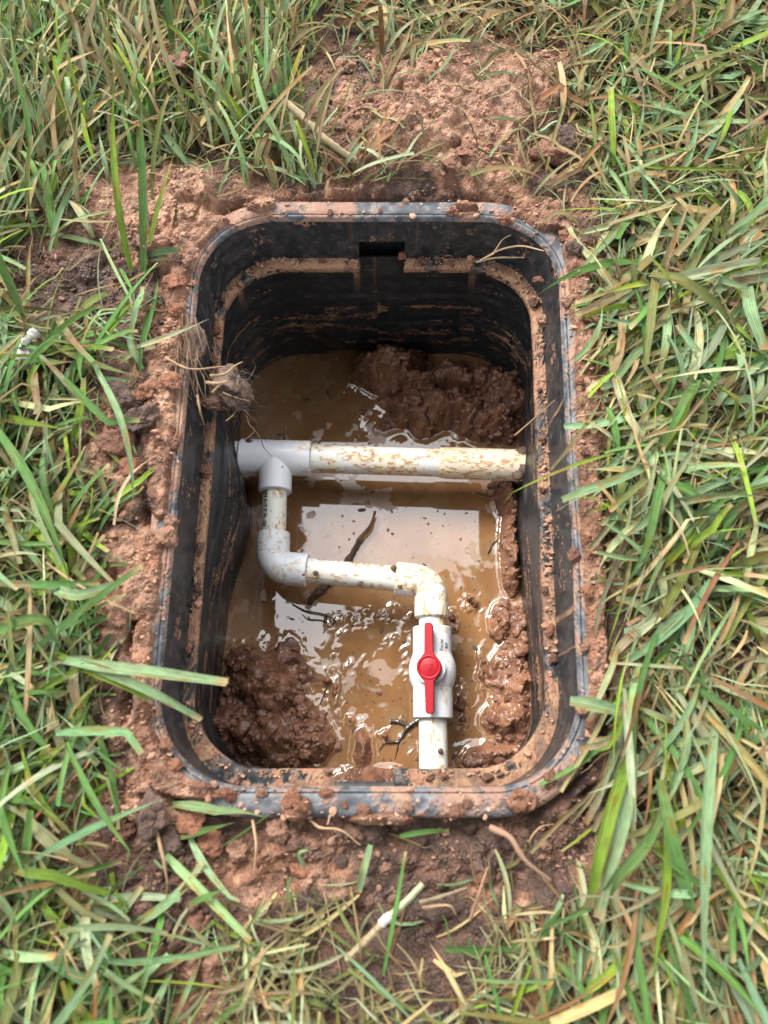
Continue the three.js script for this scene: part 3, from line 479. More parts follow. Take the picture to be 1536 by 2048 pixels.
const CRUMB = [0, 1, 2].map((v) => { const g = new THREE.IcosahedronGeometry(1, 3), p = g.attributes.position; g.deleteAttribute('uv'); g.deleteAttribute('normal'); for (let i = 0; i < p.count; i++) { const k = 0.6 + 0.7 * vn(p.getX(i) * 1.8 + v * 9, p.getY(i) * 1.8, p.getZ(i) * 1.8); p.setXYZ(i, p.getX(i) * k, p.getY(i) * k * 0.8, p.getZ(i) * k); } const m = mergeVertices(g); m.computeVertexNormals(); return m; });
const clodMats = [[0.215, 0.088, 0.046], [0.18, 0.08, 0.048], [0.25, 0.132, 0.083], [0.13, 0.068, 0.046], [0.085, 0.05, 0.036]].map((c) => new THREE.MeshStandardMaterial({ color: new THREE.Color().setRGB(...c), map: soilTint, roughness: 0.85, bumpMap: soilGrain, bumpScale: 0.0012 }));
const topY = (x, z) => { const s = sdf(BOX, x, z); const lie = s > 0.0025 ? groundY(x, z) : -1; return s >= 0 && s < 0.022 ? Math.max(lie, 0.0005) : s < 0 && sdf(LEDGE, x, z) > 0 ? -0.0492 : lie; };
const PLACES = [[355, 580, 'by the rim above the root clump'], [360, 760, 'beside the hanging root clump'], [330, 930, 'on the rim level with the white tee'], [300, 1150, 'by the clay smear beside the elbow'], [290, 1340, 'under the long drooping blades'], [380, 1540, 'at the rim corner by the lumpy corner mound'], [590, 1600, 'before the ledge gap'], [820, 1600, 'below the pipe under the valve'], [1060, 1580, 'at the rim corner below the long mud bank'], [1150, 1330, 'beside the long mud bank'], [1150, 1060, 'beside the narrow mud strip'], [1140, 800, 'beside the big dark mud heap'], [1110, 520, 'at the corner with the curved tan root'], [930, 470, 'between the lid notch and the curved root'], [690, 450, 'behind the lid notch'], [480, 440, 'at the corner by the pale clay heap'],
  [310, 430, 'on the pale clay heap'], [150, 560, 'on dark soil by the papery bulb'], [250, 850, 'in the clod pile by the root clump'], [250, 1640, 'on brown soil off the box corner'], [350, 1830, 'in the soil channel through the lawn'], [600, 1710, 'on soil outside the ledge gap'], [820, 1780, 'near the white-ended stalk'], [1100, 1690, 'by the withered tan stalk'], [1280, 1620, 'on the dark patch under the broad blades'], [690, 210, 'beside the stout dry stalk'], [880, 230, 'on the big clay heap behind the box'], [1110, 310, 'on soil behind the curved-root corner'], [1420, 545, 'in the thick clippings'], [350, 140, 'inside the shaggy tuft']];
const LAWNS = [[120, 120, 'in the shaggy tuft beyond the clay heap'], [480, 120, 'by the stout dry stalk'], [900, 60, 'beyond the big clay heap'], [1250, 150, 'by the dark hole behind the clippings'], [1450, 60, 'past the dark hole in the turf'], [1330, 450, 'between the dark hole and red clod'], [1450, 700, 'in the clippings past the red clod'], [1300, 950, 'in clippings level with the pipe end'], [1450, 1150, 'on the thick clippings level with the elbow'], [1330, 1350, 'on clippings level with the red handle'], [1450, 1600, 'by the very long narrow blade'], [1400, 1900, 'below the broad hanging blades'], [1000, 1950, 'past the withered tan stalk'], [650, 1950, 'by the white-ended stalk'], [150, 1850, 'by the soil channel in the lawn'], [80, 1550, 'below the long drooping blades'], [100, 1250, 'around the looped blade'], [120, 950, 'by the long arching blade'], [60, 700, 'near the papery bulb'], [200, 620, 'on the dark soil behind the root clump']];
const nearest = (list, px, py) => list.reduce((a, b) => (Math.hypot(b[0] - px, b[1] - py) < Math.hypot(a[0] - px, a[1] - py) ? b : a))[2];
const TONE = ['orange', 'red-brown', 'pale pinkish', 'brown', 'dark brown'];
function clod(px, py, r, where, mat) {
  let p = P(px, py, where === 'ledge' ? -0.0492 : 0.002); p.y = topY(p.x, p.z); if (p.y < -0.5) return;
  p = P(px, py, p.y + r * 0.3 * PXM); const s = r * PXM * 0.78;
  const m = single('clay_clod', pick(CLODS), mat, `${r < 8 ? 'tiny' : r < 13 ? 'small' : r < 21 ? 'lumpy' : 'large'} ${TONE[clodMats.indexOf(mat)]} clod ${where === 'ledge' ? 'on the ledge, ' : where === 'rim' ? 'on the rim, ' : ''}${nearest(PLACES, px, py)}`, 'clod', where === 'rim' ? 'clay clods on the rim' : where === 'ledge' ? 'clay clods on the ledge' : 'soil clods around the box');
  m.position.copy(p); m.rotation.set(rr(-0.4, 0.4), rr(0, 6.28), rr(-0.4, 0.4)); m.scale.set(s * rr(0.8, 1.25), s * rr(0.8, 1.1), s * rr(0.8, 1.25));
}
for (const [px, py, r] of [[930, 437, 20], [955, 450, 14], [905, 425, 14], [1010, 440, 16], [1040, 455, 18], [585, 1595, 15], [600, 1615, 13], [575, 1612, 11], [652, 1585, 10], [815, 1612, 9], [725, 1622, 10], [935, 1606, 8], [1040, 1590, 13], [1045, 1615, 10], [915, 1625, 12], [1100, 1560, 14], [455, 1590, 16], [400, 1575, 15], [350, 1530, 15], [330, 1490, 14], [470, 1570, 12],
  [348, 560, 20], [380, 510, 18], [352, 620, 16], [338, 760, 20], [352, 880, 16], [345, 1045, 16], [330, 1075, 20], [360, 1085, 12], [1130, 470, 16], [1165, 600, 12], [1160, 760, 10], [1172, 905, 10], [1150, 1110, 12], [1175, 1180, 12], [660, 425, 7], [760, 422, 6], [540, 432, 6], [520, 1585, 9], [690, 1610, 6], [1172, 1290, 14], [1168, 1420, 12], [500, 414, 10], [1066, 470, 10]]) clod(px, py, r, 'rim', pick(clodMats.slice(0, 3)));
for (const [px, py, r] of [[805, 512, 12], [845, 522, 13], [875, 520, 9], [905, 528, 8], [835, 530, 8], [1070, 605, 16], [1085, 640, 18], [1075, 560, 10], [410, 940, 14], [405, 920, 9], [385, 1060, 12], [400, 1095, 12], [1080, 780, 8], [1085, 880, 9], [1085, 980, 9], [1090, 1180, 10], [1100, 1260, 12], [1105, 1320, 10], [860, 1556, 8], [890, 1552, 7], [975, 1555, 10], [1000, 1550, 7], [595, 1535, 9], [655, 1545, 8], [645, 522, 8], [600, 520, 7], [445, 600, 8], [432, 660, 10], [428, 720, 12], [395, 1180, 9], [372, 1300, 9]]) clod(px, py, r, 'ledge', pick(clodMats.slice(0, 4)));
for (const [px, py, r] of [[250, 800, 34], [275, 840, 36], [245, 880, 30], [290, 780, 24], [230, 845, 20], [265, 930, 20], [320, 600, 16], [310, 615, 14], [1420, 545, 32], [1405, 540, 20], [350, 130, 40], [380, 160, 30], [330, 110, 24], [340, 280, 16], [530, 260, 22], [300, 490, 22], [280, 490, 16], [215, 1640, 24], [250, 1660, 22], [300, 1625, 30], [380, 1640, 24], [345, 1690, 24], [420, 1690, 18], [255, 1760, 18], [275, 1800, 12], [380, 1800, 20], [400, 1850, 18], [330, 1850, 20], [470, 1700, 22], [560, 1660, 20], [740, 1668, 26], [710, 1660, 18], [600, 1740, 14], [680, 1720, 12], [1110, 310, 36], [1125, 275, 24], [935, 300, 26], [900, 330, 20], [1010, 300, 16], [690, 130, 24], [650, 160, 22], [720, 260, 18], [780, 300, 16], [235, 1240, 22], [225, 1290, 16], [250, 1330, 20], [1290, 330, 18], [1345, 780, 9], [1190, 640, 12], [1150, 500, 20], [1170, 540, 16], [1140, 600, 16]]) clod(px, py, r, 'soil', pick(clodMats));
for (let i = 0; i < 130; i++) { const px = rr(140, 1240), py = rr(330, 1900), p = P(px, py), o = soilAt(p.x, p.z); if (o.s < 0.024 || o.bare < 0.6 || p.z < -0.75) continue; clod(px, py, rr(5, 13), 'soil', o.clay > 0.5 ? pick(clodMats.slice(0, 4)) : pick(clodMats.slice(1))); }
{ // loose crumbs
  const N = 3600, per = CRUMB.map(() => []);
  let guard = 0, n = 0;
  while (n < N && guard++ < 60000) {
    const x = rr(-0.42, 0.42), z = rr(-0.74, 0.18), s = sdf(BOX, x, z), led = s < 0 && sdf(LEDGE, x, z) > 0.001;
    if (s < 0 && !led) continue; if (s >= -0.004 && s < 0.001) continue;
    if (led && (z > -0.03 && x > -0.037 && x < 0.009 || z < -0.4 && Math.abs(x + 0.003) < 0.022)) continue;
    const o = soilAt(x, z);
    if (s > 0.024 && rnd() > o.bare) continue;
    if (s > 0 && s < 0.024 && rnd() > 0.3 + o.spill) continue;
    if (rnd() > sm(0.35, 0.7, fbm(x * 45, z * 45, 2))) continue;
    const r = rr(0.0005, 0.0014) * (rnd() < 0.15 ? 2 : 1);
    per[n % 3].push([x, (led ? -0.0490 : topY(x, z)) + r * 0.3, z, r, s < 0.024 ? 0.85 : o.clay]); n++;
  }
  const grp = new THREE.Group(); grp.name = 'soil_crumbs'; scene.add(grp); tag(grp, 'loose crumbs of red clay scattered over rim, ledge and bare soil', 'crumbs', null, 'stuff');
  const cm = new THREE.MeshStandardMaterial({ roughness: 0.85 }), M = new THREE.Matrix4(), q = new THREE.Quaternion(), e = new THREE.Euler(), c = new THREE.Color();
  per.forEach((list, v) => { const im = new THREE.InstancedMesh(CRUMB[v], cm, list.length); im.name = 'crumbs'; im.userData.kind = 'stuff'; im.castShadow = im.receiveShadow = true; list.forEach(([x, y, z, r, cl], i) => { M.compose(V3(x, y, z), q.setFromEuler(e.set(rr(0, 6), rr(0, 6), 0)), V3(r * rr(0.7, 1.6), r * rr(0.6, 1), r * rr(0.7, 1.6))); im.setMatrixAt(i, M); const k = mixc(HUMUS, mixc(CLAY, PALE, rnd()), clamp(cl + rr(-0.4, 0.3))); im.setColorAt(i, c.setRGB(...k)); }); grp.add(im); });
}

// ------------------------------------------------------------------ grass
const bladeTex = dataTex(64, 512, (u, v) => { const st = 0.5 + 0.5 * Math.cos(u * 6.283 * 6), midrib = Math.exp(-(((u - 0.5) / 0.045) ** 2)); const n = fbm(u * 5, v * 60, 3), blotch = sm(0.62, 0.72, fbm(u * 2.5 + 3, v * 26, 3)); const g = 0.70 + 0.22 * st + 0.14 * midrib + 0.24 * (n - 0.5); return [g + blotch * 0.05, g - blotch * 0.12, g - blotch * 0.22]; }, true);
const bladeMat = new THREE.MeshPhysicalMaterial({ vertexColors: true, map: bladeTex, roughness: 0.95, transmission: 0.28, thickness: 0, specularIntensity: 0.25, clearcoat: 0.06, clearcoatRoughness: 0.4, side: THREE.DoubleSide });
const GREEN = [0.092, 0.20, 0.050], BLUEGREEN = [0.20, 0.315, 0.155], OLIVE = [0.135, 0.16, 0.045], LIME = [0.17, 0.275, 0.03], STRAW = [0.38, 0.30, 0.15], PALEG = [0.31, 0.345, 0.19], BROWN = [0.22, 0.125, 0.055], KHAKI = [0.21, 0.19, 0.085];
class Blades {
  constructor() { this.pos = []; this.uv = []; this.col = []; this.idx = []; }
  ribbon(pts, width, color, { cut = true, fold = 0.22, roll = 0, twist = 0, tip = null, root = null, mud = 0, base = 0.55 } = {}) {
    const n = pts.length - 1, b0 = this.pos.length / 3, up = V3(0, 1, 0), d = new THREE.Vector3(), sd = new THREE.Vector3(), nn = new THREE.Vector3(); let len = 0; const v0 = rr(0, 4);
    for (let i = 0; i <= n; i++) {
      const p = pts[i]; if (i) len += p.distanceTo(pts[i - 1]);
      d.copy(pts[Math.min(i + 1, n)]).sub(pts[Math.max(i - 1, 0)]).normalize(); sd.crossVectors(d, up); if (sd.lengthSq() < 1e-4) sd.set(1, 0, 0); sd.normalize().applyAxisAngle(d, roll + twist * i / n); nn.crossVectors(sd, d).normalize();
      const t = i / n, w = width * 0.5 * mix(base, 1, sm(0, 0.3, t)) * (cut ? 1 - 0.3 * sm(0.5, 1, t) : 1 - 0.97 * Math.pow(sm(0.35, 1, t), 1.3));
      const f = fold * w;
      const jag = cut && i === n ? width * 0.5 : 0;
      let c = color; if (root) c = mixc(c, root, 1 - sm(0.02, 0.3, t)); if (tip) c = mixc(c, tip, sm(0.9, 0.985, t)); if (mud) c = mixc(c, TAN.map((q) => q * 0.8), clamp(mud * sm(0.45, 0.7, vn(p.x * 90, p.z * 90))));
      for (let k = -1; k <= 1; k++) { const j = jag * (k ? rr(-0.3, 0.3) : 0); this.pos.push(p.x + sd.x * w * k + nn.x * f * Math.abs(k) + d.x * j, p.y + sd.y * w * k + nn.y * f * Math.abs(k) + d.y * j, p.z + sd.z * w * k + nn.z * f * Math.abs(k) + d.z * j); this.uv.push(k * 0.5 + 0.5, v0 + len * 3); this.col.push(...c); }
    }
    for (let i = 0; i < n; i++) for (let k = 0; k < 2; k++) { const a = b0 + i * 3 + k; this.idx.push(a, a + 1, a + 3, a + 1, a + 4, a + 3); }
  }
  geometry() { const g = new THREE.BufferGeometry(); g.setAttribute('position', new THREE.Float32BufferAttribute(this.pos, 3)); g.setAttribute('uv', new THREE.Float32BufferAttribute(this.uv, 2)); g.setAttribute('color', new THREE.Float32BufferAttribute(this.col, 3)); g.setIndex(this.idx); g.computeVertexNormals(); return g; }
}
const GY = new Map(); const gy = (x, z) => { const k = Math.round(x * 250) * 100003 + Math.round(z * 250); let v = GY.get(k); if (v === undefined) { v = sdf(BOX, x, z) < 0.022 ? (sdf(BOX, x, z) < 0 ? -0.02 : 0.002) : groundY(x, z); GY.set(k, v); } return v; };
function grown(x, z, az, el, len, droop, sway, lift, n = 8) {          // the line of a blade that leaves the ground and bends over
  const pts = []; let p = V3(x, gy(x, z) + lift, z), a = az, e = el; const kink = rnd() < 0.3 ? 2 + Math.floor(rnd() * (n - 3)) : -1; const ds = len / n; pts.push(p);
  for (let i = 0; i < n; i++) {
    const q = V3(p.x + Math.cos(a) * Math.cos(e) * ds, p.y + Math.sin(e) * ds, p.z - Math.sin(a) * Math.cos(e) * ds), fl = gy(q.x, q.z) + Math.min(lift, 0.012) * 0.8 + 0.0015;
    if (q.y < fl) { q.y = fl; e = Math.max(e, -0.05); } else e -= droop / n;
    if (i === kink) { a += rr(-1, 1); e = Math.min(e, rr(-0.6, 0.1)); }
    a += sway / n; pts.push(q); p = q;
  }
  return pts;
}
function lawnAt(px, py) {                                              // how the grass lies and looks there: [heading, its spread, rise, rise spread, length, width, colours]
  const D = Math.PI / 180;
  if (py < 460 && px < 640) return [88 * D, 55 * D, 38 * D, 30 * D, 0.085, 0.0062, [GREEN, GREEN, BLUEGREEN, BLUEGREEN, OLIVE, KHAKI, LIME, STRAW, PALEG], 0.25];
  if (py < 460 && px < 1180) return [60 * D, 95 * D, 16 * D, 18 * D, 0.075, 0.0062, [OLIVE, KHAKI, STRAW, BLUEGREEN, PALEG, KHAKI, BROWN, STRAW], 0.5];
  if (py < 420) return [20 * D, 100 * D, 18 * D, 22 * D, 0.085, 0.0068, [GREEN, BLUEGREEN, OLIVE, KHAKI, STRAW, LIME, BLUEGREEN], 0.3];
  if (px > 1100 && py < 1250) return [rnd() < 0.5 ? 40 * D : 225 * D, 62 * D, 14 * D, 16 * D, 0.088, 0.0078, [BLUEGREEN, BLUEGREEN, BLUEGREEN, GREEN, PALEG, PALEG, PALEG, STRAW, KHAKI, OLIVE, LIME], 0.25];
  if (px > 1040) return [268 * D, 60 * D, 14 * D, 16 * D, 0.085, 0.0066, [BLUEGREEN, BLUEGREEN, GREEN, PALEG, PALEG, KHAKI, LIME, BROWN, PALEG, STRAW], 0.2];
  if (px > 420 && py > 1500) return [rr(0, 360) * D, 60 * D, 24 * D, 28 * D, 0.055, 0.0036, [KHAKI, OLIVE, STRAW, PALEG, KHAKI, PALEG, STRAW], 0.2];
  if (py > 1450) return [rnd() < 0.5 ? 275 * D : 20 * D, 65 * D, 18 * D, 18 * D, 0.075, 0.0068, [GREEN, GREEN, BLUEGREEN, BLUEGREEN, LIME, OLIVE, KHAKI, PALEG], 0.12];
  return [rnd() < 0.6 ? 60 * D : 300 * D, 60 * D, 24 * D, 22 * D, 0.08, 0.0070, [GREEN, GREEN, BLUEGREEN, BLUEGREEN, OLIVE, LIME, KHAKI, PALEG], 0.18];
}
const BA = new Map(); const bareAt = (x, z) => { const k = Math.round(x * 200) * 100003 + Math.round(z * 200); let v = BA.get(k); if (v === undefined) BA.set(k, v = soilAt(x, z).bare); return v; };
function addBlade(B, x, z, lift, scale = 1, over = {}, tuft = false) {
  const [px, py] = toPx(x, 0, z), [az, asp, el, esp, len, wid, cols, mud] = lawnAt(clamp(px, -400, 1900), clamp(py, -200, 2300));
  const g = () => rnd() + rnd() - 1, a = tuft ? az + g() * 2.4 : az + g() * asp * 1.3, e = tuft ? rr(0.25, 1.15) : Math.max(0.02, el + g() * esp), L = len * 0.86 * scale * rr(0.4, 1.4), straw = rnd();
  let c = pick(cols); const k = rr(0.68, 1.65); c = [c[0] * k * rr(0.9, 1.1), c[1] * k, c[2] * k * rr(0.85, 1.15)];
  const cut = rnd() < 0.6, thin = rnd() < 0.36 ? rr(0.2, 0.5) : 1;
  const line = grown(x, z, a, e, L, rr(0.2, 1.5), rr(-0.7, 0.7), lift, scale > 1.2 ? 4 : 8); { const q = line[line.length - 3]; if (q.z > -0.8 && q.z < 0.22 && Math.abs(q.x) < 0.45 && px < 1150 && rnd() < 0.8 && bareAt(q.x, q.z) > 0.6) return; } if (line.some((q) => sdf(BOX, q.x, q.z) < (px > 1100 ? 0.003 : 0.012)) && rnd() < 0.95) return;
  B.ribbon(line, wid * 0.62 * thin * rr(0.5, 1.6) * scale, c, { cut, fold: rr(0.1, 0.75), roll: g() * 0.9, twist: g() * 1.1, tip: cut && rnd() < 0.6 ? STRAW : null, root: rnd() < 0.35 ? [0.2, 0.22, 0.08] : null, mud: rnd() < mud * 1.3 ? rr(0.4, 1.0) : 0, ...over });
}
{
  const B = new Blades(); let n = 0, guard = 0;
  while (n < 25000 && guard++ < 260000) {
    const x = rr(-0.56, 0.56), z = rr(-0.92, 0.30), o = soilAt(x, z);
    if (o.s < 0.024) continue;
    const dens = Math.pow(1 - o.bare, 1.3); if (rnd() > dens + 0.012) continue;
    const clump = 0.35 + 0.65 * sm(0.3, 0.6, vn(x * 28, z * 28)); if (rnd() > clump) continue;
    if (rnd() < 0.035 && o.bare < 0.5) { for (let k = 5 + Math.floor(rnd() * 7); k > 0; k--) addBlade(B, x + rr(-0.005, 0.005), z + rr(-0.005, 0.005), rr(0, 0.006), 0.95, {}, true); n += 6; continue; }
    addBlade(B, x, z, rnd() < 0.45 ? rr(0, 0.004) : rr(0, 0.024) * dens); n++;
  }
  for (let i = 0; i < 11000; i++) {                                     // clippings and dead threads between the blades
    const x = rr(-0.5, 0.5), z = rr(-0.85, 0.25), o = soilAt(x, z); if (o.s < 0.03 || rnd() < o.bare * 0.86) continue;
    const line = grown(x, z, rr(0, 6.28), rr(0, 0.35), rr(0.012, 0.05), rr(0, 0.8), rr(-1.2, 1.2), rr(0, 0.022) * (1 - o.bare), 5); if (line.some((q) => sdf(BOX, q.x, q.z) < 0.016)) continue;
    const k = rr(0.6, 1.15); B.ribbon(line, rr(0.0009, 0.0026), pick([STRAW, STRAW, KHAKI, BROWN, OLIVE, GREEN, BLUEGREEN, BLUEGREEN, PALEG]).map((c) => c * k), { cut: rnd() < 0.7, fold: 0.2, roll: rr(-1, 1), mud: rr(0, 0.6) });
  }
  for (let i = 0; i < 15000; i++) {                                    // the lawn goes on, thinning out with distance
    const r = 0.5 + 2.1 * Math.pow(rnd(), 1.25), t = rr(0, 6.283), x = Math.cos(t) * r, z = -0.3 + Math.sin(t) * r * 1.05; if (Math.abs(x) < 0.55 && z > -0.9 && z < 0.29) continue;
    addBlade(B, x, z, rr(0, 0.02), 1.3 + 0.5 * sm(0.8, 2.2, r));
  }
  single('grass', B.geometry(), bladeMat, 'coarse green lawn grass, trampled and muddy, around the box', 'grass', null, 'stuff');
}
// blades that stand out one by one: path as photo pixel and height, width in pixels
const LONG = [
  [[[130, 1322, .02], [210, 1335, .03], [320, 1348, .036], [455, 1366, .03]], 27, BLUEGREEN, 1, 'wide pale green blade with a brown tip reaching over the box edge'],
  [[[140, 1318, .02], [220, 1345, .03], [310, 1385, .032], [405, 1438, .022]], 22, BLUEGREEN, 1, 'pale green blade drooping to the box corner below the widest one'],
  [[[110, 1305, .015], [190, 1345, .024], [250, 1372, .026], [305, 1402, .02]], 18, LIME, 1, 'short yellow-spotted green blade under the two long blades'],
  [[[-20, 470, .09], [15, 545, .06], [45, 620, .03], [66, 700, .004]], 34, GREEN, 0, 'upright broad green shoot growing from the papery bulb', true],
  [[[1262, 1500, .012], [1225, 1600, .04], [1195, 1720, .045], [1175, 1815, .03]], 30, LIME, 1, 'broad bright green blade hanging over bare dark soil'],
  [[[1268, 1505, .012], [1245, 1640, .036], [1218, 1740, .04], [1196, 1836, .03]], 28, BLUEGREEN, 1, 'bright green blade lying against the broad one over dark soil'],
  [[[1325, 1625, .03], [1280, 1700, .045], [1240, 1745, .045], [1195, 1800, .03], [1060, 1872, .015]], 26, GREEN, 0, 'long green blade bending away across the dark soil patch'],
  [[[1318, 1560, .02], [1345, 1690, .035], [1372, 1790, .03], [1384, 1850, .02]], 28, GREEN, 1, 'green blade with a clipped pale end beside the dark soil patch'],
  [[[1428, 1450, .02], [1412, 1620, .045], [1405, 1830, .05], [1412, 2080, .04]], 26, BLUEGREEN, 0, 'very long narrow blue-green blade running down the lawn'],
  [[[1330, 1590, .02], [1330, 1780, .035], [1312, 1900, .03], [1308, 2000, .02]], 20, LIME, 0, 'slim bright blade standing between two wider blades'],
  [[[-10, 850, .03], [60, 960, .045], [110, 1075, .045], [150, 1195, .02]], 22, GREEN, 0, 'long green blade arching along the soil strip'],
  [[[190, 730, .03], [245, 850, .04], [265, 960, .03], [262, 1040, .01]], 16, BLUEGREEN, 0, 'slender green blade leaning beside the dark clods'],
  [[[288, 545, .004], [288, 430, .04], [284, 300, .07], [282, 180, .09]], 24, GREEN, 0, 'tall upright bright blade in the shaggy tuft', true],
  [[[290, 540, .004], [310, 450, .03], [330, 370, .045], [350, 300, .05]], 20, LIME, 0, 'upright yellow-green blade leaning out of the tuft'],
  [[[262, 540, .004], [235, 400, .05], [225, 250, .07], [230, 130, .09]], 18, LIME, 0, 'narrow tall lime blade in the shaggy tuft'],
  [[[70, 360, .01], [55, 230, .04], [30, 120, .06], [15, 10, .07]], 18, GREEN, 0, 'tall green blade rising near the lawn edge tuft'],
  [[[560, 205, .004], [585, 160, .03], [602, 110, .04], [610, 90, .04]], 20, [0.25, 0.2, 0.04], 1, 'yellow and brown spotted blade standing by the straw stalk'],
  [[[1140, 1402, .02], [1180, 1408, .024], [1240, 1422, .02]], 28, BLUEGREEN, 1, 'short clipped grey-green blade jutting towards the box rim'],
  [[[1060, 1705, .004], [1120, 1640, .012], [1190, 1575, .02], [1245, 1495, .02]], 13, STRAW, 0, 'withered tan stalk lying from soil to lawn by the box corner'],
  [[[228, 1050, .006], [236, 1000, .012], [262, 950, .014], [318, 905, .008]], 9, [0.55, 0.45, 0.30], 0, 'thin bent cream straw lying on soil beside the rim'],
  [[[80, 170, .04], [130, 130, .05], [205, 95, .05]], 17, STRAW, 0, 'tan dry blade lying across the green tuft'],
  [[[1085, 445, .012], [1120, 425, .03], [1150, 440, .03], [1175, 478, .02]], 12, KHAKI, 0, 'arched pale blade curling over the corner of the rim'],
  [[[1100, 940, .012], [1150, 880, .024], [1190, 820, .02], [1215, 770, .012]], 10, KHAKI, 0, 'yellowed thin blade crossing the rim by the pipe end'],
  [[[1125, 1000, .01], [1160, 985, .02], [1230, 960, .026], [1300, 930, .02]], 22, BLUEGREEN, 1, 'grey-green clipped blade lying level beside the rim'],
  [[[1330, 930, .02], [1310, 1010, .035], [1290, 1100, .035], [1240, 1185, .015]], 22, GREEN, 0, 'bright green blade slanting down over the clippings'],
  [[[1300, 550, .02], [1360, 560, .04], [1420, 600, .035], [1470, 650, .02]], 24, OLIVE, 1, 'olive blade smeared with clay lying near the red clod'],
  [[[1490, 550, .02], [1500, 620, .035], [1530, 700, .03]], 30, BLUEGREEN, 1, 'broad grey-green blade lying below the red clod'],
  [[[1395, 760, .02], [1372, 800, .03], [1345, 860, .03], [1320, 900, .02]], 26, GREEN, 1, 'broad clipped blade lying in the thick clippings'],
  [[[1150, 720, .012], [1180, 690, .024], [1200, 650, .03], [1205, 610, .03]], 16, BLUEGREEN, 0, 'blue-green blade leaning on the soil beside the rim corner'],
  [[[740, 1690, .01], [728, 1735, .02], [718, 1785, .012]], 15, BLUEGREEN, 1, 'short grey-green blade lying on soil below the rim'],
  [[[800, 1672, .0], [835, 1664, .006], [870, 1660, .008], [898, 1660, .006]], 13, GREEN, 1, 'green clipping lying tight against the outside of the rim'],
  [[[610, 1735, .006], [600, 1705, .014], [625, 1700, .014]], 10, BLUEGREEN, 0, 'tiny green blade lying on the bare soil'],
  [[[380, 1810, .01], [410, 1795, .02], [455, 1775, .012]], 13, GREEN, 0, 'small green blade lying among brown clods'],
  [[[100, 1175, .02], [160, 1190, .035], [232, 1168, .02]], 24, BLUEGREEN, 1, 'clipped pale blade lying level beside the clay strip'],
  [[[0, 1260, .03], [90, 1240, .045], [120, 1290, .03], [140, 1310, .01]], 24, GREEN, 0, 'looped green blade bending back to the ground'],
];
LONG.forEach(([path, w, color, cut, label, cutEnd], i) => {
  const B = new Blades(), pts = new THREE.CatmullRomCurve3(path.map(([a, b, h]) => P(a, b, h))).getSpacedPoints(22);
  B.ribbon(pts, w * 0.46 / FPX, color.map((c) => c * 1.05), { cut: !!cut, fold: 0.45, roll: rr(-0.4, 0.4), twist: rr(-0.7, 0.7), tip: cut ? STRAW : null, base: 0.7, mud: 0.15 });
  single(color === STRAW || color[0] > 0.5 ? 'straw' : 'grass_leaf', B.geometry(), bladeMat, label, color === STRAW || color[0] > 0.5 ? 'straw' : 'grass blade');
});
const GB = [['broad green blade lying', [GREEN, BLUEGREEN], 'green blades on the lawn'], ['muddy olive blade lying', [OLIVE, KHAKI], 'olive blades on the lawn'], ['dry tan straw lying', [STRAW, BROWN], 'straws on the lawn']];
{ let n = 0, guard = 0; while (n < 130 && guard++ < 4000) {
  const px = rr(10, 1526), py = rr(10, 2038), p = P(px, py), o = soilAt(p.x, p.z); if (o.s < 0.05 || o.bare > 0.35) continue;
  const k = py < 460 ? pick([0, 1, 1, 2]) : pick([0, 0, 0, 1, 2]), B = new Blades(), c = pick(GB[k][1]).map((v) => v * rr(0.9, 1.2));
  addBladeOn(B, p.x, p.z, c, k); single(k === 2 ? 'straw' : 'grass_leaf', B.geometry(), bladeMat, `${GB[k][0]} ${nearest(LAWNS, px, py)}`, k === 2 ? 'straw' : 'grass blade', GB[k][2]); n++;
} }
function addBladeOn(B, x, z, c, k) { const [px, py] = toPx(x, 0, z), [az, asp, el, , len, wid] = lawnAt(px, py); B.ribbon(grown(x, z, az + (rnd() + rnd() - 1) * asp, el * 0.6 + 0.1, len * rr(0.8, 1.4), rr(0.2, 1), rr(-0.5, 0.5), rr(0.018, 0.032), 12), wid * (k === 2 ? 0.45 : 0.8) * rr(0.7, 1.2), c, { cut: rnd() < 0.7, tip: STRAW, fold: rr(0.1, 0.4), roll: rr(-0.5, 0.5), twist: rr(-0.6, 0.6) }); }

// ------------------------------------------------------------------ stalks, roots, bulb
const strawMat = new THREE.MeshStandardMaterial({ color: new THREE.Color().setRGB(0.36, 0.28, 0.16), roughness: 0.75, bumpMap: soilGrain, bumpScale: 0.0008 });
const rootMat = new THREE.MeshStandardMaterial({ color: new THREE.Color().setRGB(0.24, 0.155, 0.085), roughness: 0.75 });
const darkRoot = new THREE.MeshStandardMaterial({ color: new THREE.Color().setRGB(0.035, 0.022, 0.016), roughness: 0.9 });
const darkRoot2 = new THREE.MeshStandardMaterial({ color: new THREE.Color().setRGB(0.19, 0.11, 0.07), roughness: 0.8 });
const whiteMat = new THREE.MeshStandardMaterial({ color: new THREE.Color().setRGB(0.42, 0.41, 0.38), roughness: 0.65 });
const way = (list, r0, r1, seg = 30, id = 0, rad = 7) => branch(list.map(([a, b, h]) => P(a, b, h)), r0, r1, seg, 0.25, id, rad);
single('stalk', way([[570, 203, .03], [610, 238, .026], [660, 285, .02], [712, 322, .012]], 0.0032, 0.0030, 40, 1), strawMat, 'stout mud-crusted dry stalk slanting over the bare soil behind the box', 'stalk');
